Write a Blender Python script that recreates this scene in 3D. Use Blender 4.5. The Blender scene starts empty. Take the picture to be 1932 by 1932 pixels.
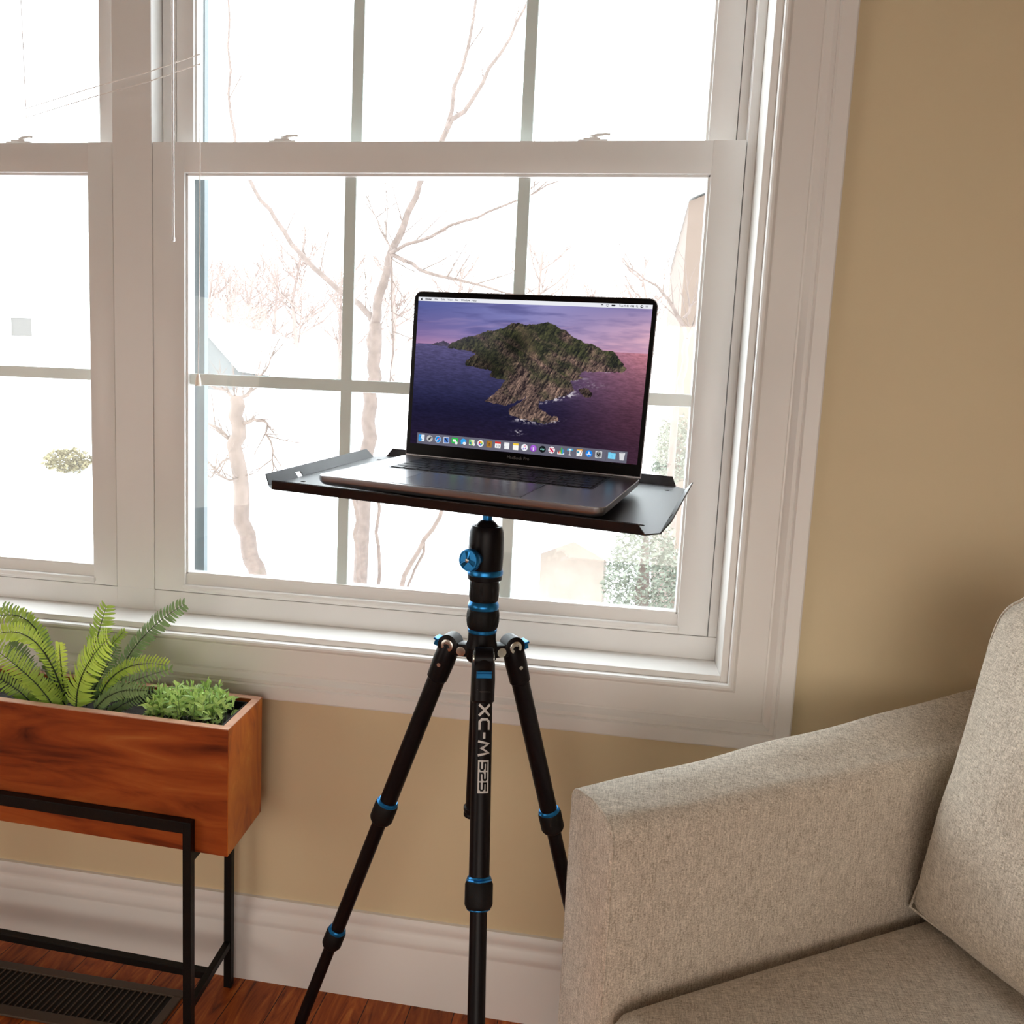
import bpy, bmesh, math, random
import numpy as np
from mathutils import Vector, Matrix

random.seed(7)
PI = math.pi
C = bpy.context.scene.collection
V = Vector

# ------------------------------------------------------------------ camera
EYE = 1.1
CR = V((0.98778181, 0.14810112, 0.04850926))
CD = V((0.06500735, -0.10867118, -0.99194991))
CF = V((-0.14163734, 0.98298354, -0.11697108))
FPX = 1450.0
cd = bpy.data.cameras.new('camera')
cam = bpy.data.objects.new('camera', cd)
C.objects.link(cam)
cd.sensor_width = 36.0
cd.lens = FPX / 1932 * 36.0
cd.clip_start = 0.02
cd.clip_end = 500
m3 = Matrix((CR, -CD, -CF)).transposed()
cam.matrix_world = Matrix.Translation((0, 0, EYE)) @ m3.to_4x4()
bpy.context.scene.camera = cam

def px(u, v, Y):
    """the point at depth Y (metres from the camera wall-wards) seen at photo pixel u, v"""
    d = CR * ((u - 966) / FPX) + CD * ((v - 966) / FPX) + CF
    return V((0, 0, EYE)) + d * (Y / d.y)

# ------------------------------------------------------------------ materials
def srgb(r, g, b):
    f = lambda c: (c / 255) / 12.92 if c / 255 <= .04045 else (((c / 255) + .055) / 1.055) ** 2.4
    return (f(r), f(g), f(b))

def mat(name, col, rough=.5, metal=0, bump=0, bscale=200, var=0, vscale=8, spec=.5, stretch=None, coat=0):
    m = bpy.data.materials.new(name); m.use_nodes = True
    nt = m.node_tree; b = nt.nodes['Principled BSDF']
    b.inputs['Base Color'].default_value = (*col, 1)
    b.inputs['Roughness'].default_value = rough
    b.inputs['Metallic'].default_value = metal
    b.inputs['Specular IOR Level'].default_value = spec
    b.inputs['Coat Weight'].default_value = coat
    if bump or var:
        tc = nt.nodes.new('ShaderNodeTexCoord'); mp = nt.nodes.new('ShaderNodeMapping')
        nt.links.new(tc.outputs['Object'], mp.inputs['Vector'])
        if stretch: mp.inputs['Scale'].default_value = stretch
    if var:
        n = nt.nodes.new('ShaderNodeTexNoise'); n.inputs['Scale'].default_value = vscale; n.inputs['Detail'].default_value = 5
        nt.links.new(mp.outputs['Vector'], n.inputs['Vector'])
        mx = nt.nodes.new('ShaderNodeMix'); mx.data_type = 'RGBA'
        mx.inputs['A'].default_value = (*[c * (1 - var) for c in col], 1)
        mx.inputs['B'].default_value = (*[min(1, c * (1 + var)) for c in col], 1)
        nt.links.new(n.outputs['Fac'], mx.inputs['Factor'])
        nt.links.new(mx.outputs['Result'], b.inputs['Base Color'])
    if bump:
        n2 = nt.nodes.new('ShaderNodeTexNoise'); n2.inputs['Scale'].default_value = bscale; n2.inputs['Detail'].default_value = 4
        nt.links.new(mp.outputs['Vector'], n2.inputs['Vector'])
        bp = nt.nodes.new('ShaderNodeBump'); bp.inputs['Strength'].default_value = bump; bp.inputs['Distance'].default_value = .002
        nt.links.new(n2.outputs['Fac'], bp.inputs['Height']); nt.links.new(bp.outputs['Normal'], b.inputs['Normal'])
    return m

M = {}
M['wall'] = mat('wall_paint', (.69, .575, .37), .62, bump=.06, bscale=260, var=.02, vscale=2)
M['trim'] = mat('white_trim_paint', (.81, .785, .755), .38, bump=.02, bscale=60)
M['vinyl'] = mat('white_window_vinyl', (.80, .785, .765), .35)
M['grid'] = mat('grid_bar_white', (.80, .88, .87), .4)
M['screenfr'] = mat('grey_screen_frame', (.20, .23, .245), .6)
M['ceiling'] = mat('ceiling_paint', (.62, .58, .52), .8)
M['roomwall'] = mat('room_wall_paint', (.70, .56, .36), .7)
M['black'] = mat('black_anodised_metal', (.007, .005, .0055), .36, metal=.0, spec=.14)
M['rubber'] = mat('black_rubber', (.006, .005, .005), .55, spec=.2, bump=.2, bscale=900)
M['powder'] = mat('black_powder_coat', (.012, .009, .010), .40, spec=.42, bump=.08, bscale=1500)
M['blue'] = mat('blue_anodised_metal', (.015, .17, .42), .28, metal=.75)
M['steel'] = mat('steel_bolt', (.62, .60, .55), .25, metal=1)
M['alu'] = mat('grey_aluminium', (.33, .32, .335), .28, metal=.9)
M['key'] = mat('black_key_plastic', (.008, .006, .008), .40, spec=.3)
M['bezel'] = mat('black_bezel_glass', (.0025, .0018, .002), .2, spec=.10)
M['hinge'] = mat('dark_hinge', (.01, .01, .01), .4)
M['letter'] = mat('silver_lettering', (.62, .60, .57), .45)
M['faint'] = mat('faint_grey_lettering', (.10, .095, .09), .45)
M['iron'] = mat('black_iron', (.006, .005, .0045), .5, spec=.2, bump=.15, bscale=500)
M['liner'] = mat('black_plastic_liner', (.012, .012, .013), .35)
M['soil'] = mat('dark_soil', (.012, .009, .007), .95, bump=1, bscale=120)
M['vent'] = mat('brown_vent_metal', (.075, .05, .032), .45)
M['ventshade'] = mat('vent_slot_shade', (.006, .005, .005), .7)
M['wand'] = mat('clear_blind_wand', (.78, .74, .72), .15, coat=.5)
M['cordm'] = mat('white_cord', (.82, .76, .72), .7)
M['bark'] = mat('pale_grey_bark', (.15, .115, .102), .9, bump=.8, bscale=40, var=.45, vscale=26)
M['barkhazed'] = mat('far_bark_hazed', (.24, .185, .165), .95, var=.2, vscale=3)  # bark colour lightened to stand in for distance haze
M['snow'] = mat('snow', (.88, .89, .90), .9, var=.03, vscale=.4)
M['siding'] = mat('white_siding', (.83, .83, .83), .7)
M['roofgrey'] = mat('grey_shingle', (.125, .13, .13), .9, var=.12, vscale=5)
M['winglass'] = mat('far_window_glass', (.066, .063, .060), .6)
M['tan'] = mat('tan_siding', (.135, .098, .078), .85, var=.12, vscale=2)
M['conifer'] = mat('evergreen_needles', (.17, .185, .15), .95, var=.4, vscale=3)
M['shrub'] = mat('ochre_shrub', (.16, .14, .075), .9, var=.3, vscale=4)

def fabric(name, dark, light):
    m = bpy.data.materials.new(name); m.use_nodes = True
    nt = m.node_tree; b = nt.nodes['Principled BSDF']; b.inputs['Roughness'].default_value = .92
    b.inputs['Specular IOR Level'].default_value = .15
    b.inputs['Sheen Weight'].default_value = .15
    tc = nt.nodes.new('ShaderNodeTexCoord')
    outs = []
    for sc in ((75, 620, 620), (620, 75, 620), (620, 620, 75)):
        mp = nt.nodes.new('ShaderNodeMapping'); mp.inputs['Scale'].default_value = sc
        n = nt.nodes.new('ShaderNodeTexNoise'); n.inputs['Scale'].default_value = 1; n.inputs['Detail'].default_value = 3; n.inputs['Roughness'].default_value = .7
        nt.links.new(tc.outputs['Object'], mp.inputs['Vector']); nt.links.new(mp.outputs['Vector'], n.inputs['Vector']); outs.append(n.outputs['Fac'])
    a = nt.nodes.new('ShaderNodeMath'); a.operation = 'ADD'; nt.links.new(outs[0], a.inputs[0]); nt.links.new(outs[1], a.inputs[1])
    a2 = nt.nodes.new('ShaderNodeMath'); a2.operation = 'ADD'; nt.links.new(a.outputs[0], a2.inputs[0]); nt.links.new(outs[2], a2.inputs[1])
    big = nt.nodes.new('ShaderNodeTexNoise'); big.inputs['Scale'].default_value = 75; big.inputs['Detail'].default_value = 4
    nt.links.new(tc.outputs['Object'], big.inputs['Vector'])
    a3 = nt.nodes.new('ShaderNodeMath'); a3.operation = 'MULTIPLY_ADD'; nt.links.new(big.outputs['Fac'], a3.inputs[0]); a3.inputs[1].default_value = .30; nt.links.new(a2.outputs[0], a3.inputs[2])
    cr = nt.nodes.new('ShaderNodeValToRGB'); cr.color_ramp.elements[0].position = .40; cr.color_ramp.elements[1].position = .60
    cr.color_ramp.elements[0].color = (*dark, 1); cr.color_ramp.elements[1].color = (*light, 1)
    dv = nt.nodes.new('ShaderNodeMath'); dv.operation = 'MULTIPLY'; dv.inputs[1].default_value = .305
    nt.links.new(a3.outputs[0], dv.inputs[0]); nt.links.new(dv.outputs[0], cr.inputs['Fac']); nt.links.new(cr.outputs['Color'], b.inputs['Base Color'])
    bp = nt.nodes.new('ShaderNodeBump'); bp.inputs['Strength'].default_value = .35; bp.inputs['Distance'].default_value = .0012
    nt.links.new(a2.outputs[0], bp.inputs['Height']); nt.links.new(bp.outputs['Normal'], b.inputs['Normal'])
    return m
M['fabric'] = fabric('oatmeal_tweed', (.31, .255, .195), (.80, .715, .60))

def wood(name, stops, scale, dirscale, rough=.4, planks=None, dist=3.0):
    """stops: colour ramp; dirscale: mapping scale (long grain = small number)"""
    m = bpy.data.materials.new(name); m.use_nodes = True
    nt = m.node_tree; b = nt.nodes['Principled BSDF']; b.inputs['Roughness'].default_value = rough; b.inputs['Specular IOR Level'].default_value = .28
    tc = nt.nodes.new('ShaderNodeTexCoord'); mp = nt.nodes.new('ShaderNodeMapping'); mp.inputs['Scale'].default_value = dirscale
    nt.links.new(tc.outputs['Object'], mp.inputs['Vector'])
    n = nt.nodes.new('ShaderNodeTexNoise'); n.inputs['Scale'].default_value = scale; n.inputs['Detail'].default_value = 6
    n.inputs['Distortion'].default_value = dist; n.inputs['Roughness'].default_value = .55
    vec = mp.outputs['Vector']
    br = None
    if planks:
        br = nt.nodes.new('ShaderNodeTexBrick'); br.offset = .37
        mp2 = nt.nodes.new('ShaderNodeMapping'); mp2.inputs['Rotation'].default_value = (0, 0, PI / 2)
        nt.links.new(tc.outputs['Object'], mp2.inputs['Vector']); nt.links.new(mp2.outputs['Vector'], br.inputs['Vector'])
        br.inputs['Scale'].default_value = 1; br.inputs['Brick Width'].default_value = planks[0]; br.inputs['Row Height'].default_value = planks[1]
        br.inputs['Mortar Size'].default_value = .0009; br.inputs['Bias'].default_value = 0
        br.inputs['Color1'].default_value = (0, 0, 0, 1); br.inputs['Color2'].default_value = (1, 1, 1, 1); br.inputs['Mortar'].default_value = (.5, .5, .5, 1)
        cmb = nt.nodes.new('ShaderNodeVectorMath'); cmb.operation = 'MULTIPLY_ADD'
        nt.links.new(br.outputs['Color'], cmb.inputs[0]); cmb.inputs[1].default_value = (13, 7, 5); nt.links.new(mp.outputs['Vector'], cmb.inputs[2])
        vec = cmb.outputs[0]
    nt.links.new(vec, n.inputs['Vector'])
    cr = nt.nodes.new('ShaderNodeValToRGB'); el = cr.color_ramp.elements
    el[0].position, el[0].color = stops[0][0], (*stops[0][1], 1)
    el[1].position, el[1].color = stops[-1][0], (*stops[-1][1], 1)
    for p_, c_ in stops[1:-1]:
        e = el.new(p_); e.color = (*c_, 1)
    nt.links.new(n.outputs['Fac'], cr.inputs['Fac'])
    col = cr.outputs['Color']
    if planks:
        mx = nt.nodes.new('ShaderNodeMix'); mx.data_type = 'RGBA'; mx.blend_type = 'MULTIPLY'; mx.inputs['Factor'].default_value = 1
        rr = nt.nodes.new('ShaderNodeMapRange'); rr.inputs['To Min'].default_value = .6; rr.inputs['To Max'].default_value = 1.25
        nt.links.new(br.outputs['Color'], rr.inputs['Value']); nt.links.new(col, mx.inputs['A']); nt.links.new(rr.outputs['Result'], mx.inputs['B'])
        m2 = nt.nodes.new('ShaderNodeMix'); m2.data_type = 'RGBA'; nt.links.new(br.outputs['Fac'], m2.inputs['Factor']); nt.links.new(mx.outputs['Result'], m2.inputs['A'])
        m2.inputs['B'].default_value = (.012, .004, .002, 1); col = m2.outputs['Result']
    nt.links.new(col, b.inputs['Base Color'])
    return m
M['boxwood'] = wood('acacia_wood', [(.28, (.045, .008, .003)), (.40, (.20, .036, .008)), (.55, (.33, .068, .014)), (.68, (.40, .10, .022)), (.8, (.52, .19, .05))], 3.2, (1.1, 1.1, 7), .36, dist=1.2)
M['boxend'] = wood('acacia_end', [(.25, (.14, .028, .006)), (.42, (.46, .10, .014)), (.58, (.58, .16, .022)), (.8, (.70, .32, .07))], 3.6, (4, 4, 1.6), .36, dist=1.6)
M['boxrim'] = wood('acacia_rim', [(.3, (.45, .22, .14)), (.8, (.62, .36, .25))], 6, (2, 2, 2), .3)  # paler wood tone for the top edge
M['floor'] = wood('floor_boards', [(.25, (.07, .014, .003)), (.42, (.30, .062, .010)), (.58, (.44, .105, .018)), (.78, (.60, .20, .04))], 4.5, (7, 1.1, 1), .42, planks=(.7, .083))

def leafmat(name, base, tip, back=.35):
    m = bpy.data.materials.new(name); m.use_nodes = True
    nt = m.node_tree; b = nt.nodes['Principled BSDF']; b.inputs['Roughness'].default_value = .42
    at = nt.nodes.new('ShaderNodeAttribute'); at.attribute_name = 'mix'
    mx = nt.nodes.new('ShaderNodeMix'); mx.data_type = 'RGBA'; mx.inputs['A'].default_value = (*base, 1); mx.inputs['B'].default_value = (*tip, 1)
    nt.links.new(at.outputs['Fac'], mx.inputs['Factor']); nt.links.new(mx.outputs['Result'], b.inputs['Base Color'])
    tr = nt.nodes.new('ShaderNodeBsdfTranslucent'); nt.links.new(mx.outputs['Result'], tr.inputs['Color'])
    ms = nt.nodes.new('ShaderNodeMixShader'); ms.inputs[0].default_value = back
    nt.links.new(b.outputs[0], ms.inputs[1]); nt.links.new(tr.outputs[0], ms.inputs[2]); nt.links.new(ms.outputs[0], nt.nodes['Material Output'].inputs['Surface'])
    return m
M['fern'] = leafmat('fern_green', (.12, .25, .035), (.56, .66, .10))
M['ferndark'] = leafmat('fern_dark_green', (.09, .15, .06), (.30, .42, .15))
M['fernstem'] = mat('fern_stem', (.02, .035, .012), .6)
M['grassy'] = leafmat('bamboo_leaf_green', (.17, .33, .07), (.62, .78, .24))
M['stemg'] = mat('bamboo_stem', (.10, .16, .05), .6)

m = bpy.data.materials.new('window_glass'); m.use_nodes = True; nt = m.node_tree
for n in list(nt.nodes):
    if n.type == 'BSDF_PRINCIPLED': nt.nodes.remove(n)
tr = nt.nodes.new('ShaderNodeBsdfTransparent'); tr.inputs[0].default_value = (.985, .99, .985, 1)
gl = nt.nodes.new('ShaderNodeBsdfGlossy'); gl.inputs['Roughness'].default_value = .02
ms = nt.nodes.new('ShaderNodeMixShader'); ms.inputs[0].default_value = .03
nt.links.new(tr.outputs[0], ms.inputs[1]); nt.links.new(gl.outputs[0], ms.inputs[2]); nt.links.new(ms.outputs[0], nt.nodes['Material Output'].inputs['Surface'])
M['glass'] = m

m = bpy.data.materials.new('lit_screen'); m.use_nodes = True; nt = m.node_tree
for n in list(nt.nodes):
    if n.type == 'BSDF_PRINCIPLED': nt.nodes.remove(n)
at = nt.nodes.new('ShaderNodeAttribute'); at.attribute_name = 'Col'
em = nt.nodes.new('ShaderNodeEmission'); em.inputs['Strength'].default_value = 1.0
nt.links.new(at.outputs['Color'], em.inputs['Color']); nt.links.new(em.outputs[0], nt.nodes['Material Output'].inputs['Surface'])
M['screen'] = m

# ------------------------------------------------------------------ object helpers
ROOTS = {}
def tag(o, label=None, cat=None, group=None, kind=None):
    if label: o['label'] = label
    if cat: o['category'] = cat
    if group: o['group'] = group
    if kind: o['kind'] = kind
    return o

def thing(name, label, cat, loc=(0, 0, 0), group=None, kind=None):
    o = bpy.data.objects.new(name, None); C.objects.link(o)
    o.location = loc; o.empty_display_size = .05
    return tag(o, label, cat, group, kind)

def obj(name, bm, m, parent=None, smooth=None, label=None, local=False):
    """link a bmesh built in world coordinates as one mesh object"""
    me = bpy.data.meshes.new(name)
    bm.normal_update(); bm.to_mesh(me); bm.free()
    for mm in (m if isinstance(m, (list, tuple)) else [m]): me.materials.append(mm)
    if smooth is not None:
        me.polygons.foreach_set('use_smooth', [True] * len(me.polygons))
        if smooth: me.set_sharp_from_angle(angle=math.radians(smooth))
    o = bpy.data.objects.new(name, me); C.objects.link(o)
    if parent is not None:
        o.parent = parent
        if parent.type == 'EMPTY' and not local:
            o.matrix_parent_inverse = Matrix.Translation(-V(parent.location))
    if label: o['label'] = label
    return o

def struct(name, bm, m, parent=None, smooth=None):
    o = obj(name, bm, m, parent, smooth)
    if parent is None: o['kind'] = 'structure'
    return o

def xf(bm, vs, mtx):
    bmesh.ops.transform(bm, matrix=mtx, verts=vs)

def box(bm, x0, x1, y0, y1, z0, z1, bev=0, seg=2, mtx=None, mi=0):
    r = bmesh.ops.create_cube(bm, size=1)
    vs = r['verts']
    for v in vs:
        v.co = V(((x0 + x1) / 2 + v.co.x * (x1 - x0), (y0 + y1) / 2 + v.co.y * (y1 - y0), (z0 + z1) / 2 + v.co.z * (z1 - z0)))
    if bev:
        es = list({e for v in vs for e in v.link_edges})
        rb = bmesh.ops.bevel(bm, geom=es, offset=bev, segments=seg, profile=.5, affect='EDGES', clamp_overlap=True)
        vs = list({v for f in rb['faces'] for v in f.verts} | {v for v in vs if v.is_valid})
        fs = {f for v in vs for f in v.link_faces}
        vs = list({v for f in fs for v in f.verts})
    if mi:
        for f in {f for v in vs for f in v.link_faces}: f.material_index = mi
    if mtx is not None: xf(bm, vs, mtx)
    return vs

def frame_of(d):
    d = V(d).normalized()
    a = V((0, 0, 1)) if abs(d.z) < .9 else V((1, 0, 0))
    x = d.cross(a).normalized(); y = d.cross(x).normalized()
    return d, x, y

def tube(bm, pts, rad, seg=16, cap=True, mi=0):
    pts = [V(p) for p in pts]
    if not isinstance(rad, (list, tuple)): rad = [rad] * len(pts)
    rings = []
    x = None
    for i, p in enumerate(pts):
        if i == 0: d = pts[1] - p
        elif i == len(pts) - 1: d = p - pts[i - 1]
        else: d = (pts[i + 1] - p).normalized() + (p - pts[i - 1]).normalized()
        if d.length < 1e-9: d = V((0, 0, 1))
        d.normalize()
        if x is None: _, x, y = frame_of(d)
        else:
            x = (x - d * x.dot(d)).normalized()
        y = d.cross(x)
        rings.append([bm.verts.new(p + (x * math.cos(2 * PI * k / seg) + y * math.sin(2 * PI * k / seg)) * rad[i]) for k in range(seg)])
    for a, b in zip(rings, rings[1:]):
        for k in range(seg):
            f = bm.faces.new((a[k], a[(k + 1) % seg], b[(k + 1) % seg], b[k])); f.material_index = mi
    if cap:
        f = bm.faces.new(rings[0][::-1]); f.material_index = mi
        f = bm.faces.new(rings[-1]); f.material_index = mi

def lathe(bm, p0, d, prof, seg=40, flute=None, mi=0):
    """prof: (distance along d, radius); flute=(n, depth, t0, t1)"""
    d, x, y = frame_of(d); p0 = V(p0); rings = []
    for t, r in prof:
        ring = []
        for k in range(seg):
            a = 2 * PI * k / seg; rr = r
            if flute and flute[2] <= t <= flute[3] and (k % (seg // flute[0])) == 0: rr = r - flute[1]
            ring.append(bm.verts.new(p0 + d * t + (x * math.cos(a) + y * math.sin(a)) * rr))
        rings.append(ring)
    for a, b in zip(rings, rings[1:]):
        for k in range(seg):
            f = bm.faces.new((a[k], b[k], b[(k + 1) % seg], a[(k + 1) % seg])); f.material_index = mi
    f = bm.faces.new(rings[0]); f.material_index = mi
    f = bm.faces.new(rings[-1][::-1]); f.material_index = mi

def recalc(bm):
    bmesh.ops.recalc_face_normals(bm, faces=bm.faces[:])
    return bm

def poly_extrude(bm, pts, off):
    """closed prism from a loop of 3D points moved by off"""
    a = [bm.verts.new(V(p)) for p in pts]; b = [bm.verts.new(V(p) + V(off)) for p in pts]
    n = len(pts)
    bm.faces.new(a[::-1]); bm.faces.new(b)
    for i in range(n): bm.faces.new((a[i], a[(i + 1) % n], b[(i + 1) % n], b[i]))

def mitred(bm, x0, x1, z0, z1, ywall, prof):
    """profile (w outward, h towards the room) swept round the rectangle x0..x1, z0..z1"""
    cs = [(x0, z0, -1, -1), (x1, z0, 1, -1), (x1, z1, 1, 1), (x0, z1, -1, 1)]
    loops = [[bm.verts.new((cx + sx * w, ywall - h, cz + sz * w)) for w, h in prof] for cx, cz, sx, sz in cs]
    n = len(prof)
    for i in range(4):
        a, b = loops[i], loops[(i + 1) % 4]
        for k in range(n):
            bm.faces.new((a[k], b[k], b[(k + 1) % n], a[(k + 1) % n]))
    recalc(bm)

B = bmesh.new

def text_geo(s, size, bold=0.0, spacing=1.0):
    cu = bpy.data.curves.new('lettering', 'FONT'); cu.body = s; cu.size = size; cu.offset = bold * size
    cu.space_character = spacing; cu.align_x = 'LEFT'; cu.resolution_u = 3
    o = bpy.data.objects.new('lettering', cu); C.objects.link(o)
    dg = bpy.context.evaluated_depsgraph_get(); me = bpy.data.meshes.new_from_object(o.evaluated_get(dg))
    vs = [tuple(v.co) for v in me.vertices]; fs = [tuple(p.vertices) for p in me.polygons]
    bpy.data.objects.remove(o); bpy.data.curves.remove(cu); bpy.data.meshes.remove(me)
    return vs, fs

# ------------------------------------------------------------------ world and light
w = bpy.data.worlds.new('overcast_sky'); bpy.context.scene.world = w; w.use_nodes = True
bg = w.node_tree.nodes['Background']; bg.inputs[0].default_value = (.88, .945, 1, 1); bg.inputs[1].default_value = 8.0

def area(name, loc, target, sx, sy, power, col, spread=180):
    ld = bpy.data.lights.new(name, 'AREA'); ld.shape = 'RECTANGLE'; ld.size = sx; ld.size_y = sy; ld.energy = power; ld.color = col; ld.spread = math.radians(spread)
    o = bpy.data.objects.new(name, ld); C.objects.link(o); o.location = loc
    o.rotation_euler = (V(target) - V(loc)).to_track_quat('-Z', 'Y').to_euler()
    return o
area('fill_left', (-3.2, -1.3, 1.1), (0.2, .7, .5), 2.4, 1.4, 15, (1.0, .905, .815), 130)  # added warm fill lamp, out of view to the left; no window modelled
area('fill_back', (.6, -2.7, .95), (.30, 1.3, .42), 3.2, 1.7, 11, (1.0, .905, .82), 70)  # added low fill lamp behind the camera; the back wall is closed

# ------------------------------------------------------------------ room shell
D = 1.308
OX0, OX1, OZ0, OZ1 = -2.108, .195, .677, 2.412      # wall opening
CEIL = 2.66
bm = B()
box(bm, -3.5, OX0, D, D + .15, 0, CEIL); box(bm, OX1, 3.0, D, D + .15, 0, CEIL)
box(bm, OX0, OX1, D, D + .15, 0, OZ0); box(bm, OX0, OX1, D, D + .15, OZ1, CEIL)
struct('wall_front', bm, M['wall'])
bm = B(); box(bm, -3.62, -3.5, -3.4, D + .15, 0, CEIL); struct('wall_left', bm, M['roomwall'])
bm = B(); box(bm, 3.0, 3.12, -3.4, D + .15, 0, CEIL); struct('wall_right', bm, M['roomwall'])
bm = B(); box(bm, -3.62, 3.12, -3.52, -3.4, 0, CEIL); struct('wall_back', bm, M['roomwall'])
bm = B(); box(bm, -3.62, 3.12, -3.52, D + .15, CEIL, CEIL + .1); struct('ceiling', bm, M['ceiling'])
bm = B(); box(bm, -3.62, 3.12, -3.52, D + .15, -.1, 0); struct('floor', bm, M['floor'])

# baseboard along the window wall
prof = [(0, 0), (.0155, 0), (.0155, .108), (.0135, .112), (.0135, .116), (.0155, .120), (.0150, .128), (.0105, .138), (.0085, .142), (.0085, .146), (.0100, .150), (.0100, .158), (.0060, .166), (0, .167)]
bm = B(); poly_extrude(bm, [(-3.5, D - h, z) for h, z in prof], (6.5, 0, 0)); recalc(bm)
struct('baseboard_front', bm, M['trim'], smooth=35)

# window casing (picture-framed, mitred), jamb lining with sill, centre mullion
cp = [(0, -.004), (0, .011), (.001, .0145), (.004, .0165), (.008, .0165), (.0105, .0145), (.013, .0115), (.016, .0125), (.058, .0135), (.0600, .0115), (.0625, .0115), (.0655, .015), (.072, .019), (.078, .0185), (.080, .0165), (.083, .020), (.104, .0225), (.1065, .021), (.107, .018), (.107, -.004)]
bm = B(); mitred(bm, OX0, OX1, OZ0, OZ1, D, cp)
struct('trim_1', bm, M['trim'], smooth=28)
bm = B()
box(bm, OX1 - .012, OX1, D - .002, D + .150, OZ0, OZ1, .0012)          # right lining
box(bm, OX0, OX0 + .012, D - .002, D + .150, OZ0, OZ1, .0012)
box(bm, OX0 + .012, OX1 - .012, D - .002, D + .150, OZ0, OZ0 + .011, .0012)  # sill board
box(bm, OX0 + .012, OX1 - .012, D - .002, D + .150, OZ1 - .012, OZ1, .0012)
struct('trim_2', bm, M['trim'])
bm = B(); box(bm, -.9975, -.9160, D + .083, D + .17, .731, 2.39, .0015); box(bm, -.9975, -.9160, D + .084, D + .17, OZ0 + .011, .7315); struct('trim_3', bm, M['vinyl'])

def sash(parent, name, xa, xb, za, zb, ga, gb, gz0, gz1, y0, y1, nv, lip=False):
    """sash frame xa..xb, za..zb round glass ga..gb, gz0..gz1"""
    bm = B()
    box(bm, xa, ga, y0, y1, za, zb, .0018); box(bm, gb, xb, y0, y1, za, zb, .0018)
    box(bm, ga - .001, gb + .001, y0 + .0004, y1, gz1, zb - .0002, .0018)
    if lip:
        box(bm, ga - .001, gb + .001, y0 + .0055, y1, gz0, za + .014, .0012)
        box(bm, ga - .004, gb + .004, y0 - .0045, y0 + .012, za + .005, za + .0155, .0035, 3)
        box(bm, ga - .001, gb + .001, y0 + .0004, y1, za, za + .009, .001)
    else:
        box(bm, ga - .001, gb + .001, y0 + .0004, y1, za, gz0, .0018)
    # glazing bead, a small step inside the opening
    t = .0045
    for q in ((ga - .0005, ga + t, gz0, gz1), (gb - t, gb + .0005, gz0, gz1), (ga, gb, gz0 - .0005, gz0 + t), (ga, gb, gz1 - t, gz1 + .0005)):
        box(bm, q[0], q[1], y0 + .005, y1 - .002, q[2], q[3], .001)
    s = obj(name, bm, M['vinyl'], parent, smooth=30)
    bm = B(); ym = (y0 + y1) / 2
    box(bm, ga + .002, gb - .002, ym - .0085, ym - .0060, gz0 + .002, gz1 - .002)
    box(bm, ga + .002, gb - .002, ym + .0060, ym + .0085, gz0 + .002, gz1 - .002)
    obj('pane', bm, M['glass'], s)
    bm = B(); hw = .0112
    for i in range(1, nv):
        x = ga + (gb - ga) * i / nv
        box(bm, x - hw, x + hw, ym - .003, ym + .003, gz0 + .003, gz1 - .003, .0015)
    zc = (gz0 + gz1) / 2 + .002
    box(bm, ga + .003, gb - .003, ym - .0032, ym + .0032, zc - hw, zc + hw, .0015)
    obj('grid_bars', bm, M['grid'], s)
    return s

def lock(parent, x, z, y):
    bm = B()
    box(bm, x - .026, x + .026, y - .012, y + .012, z, z + .0035, .0012)
    box(bm, x - .017, x + .013, y - .010, y + .010, z + .0035, z + .0075, .0015)
    tube(bm, [(x + .001, y, z + .0075), (x + .001, y, z + .011)], [.008, .007], 16)
    tube(bm, [(x - .006, y - .002, z + .0105), (x + .006, y - .004, z + .0125), (x + .022, y - .006, z + .0135), (x + .029, y - .006, z + .0125)], [.0022, .003, .0022, .0026], 10)
    obj('sash_lock', bm, M['vinyl'], parent, smooth=40)

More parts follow.
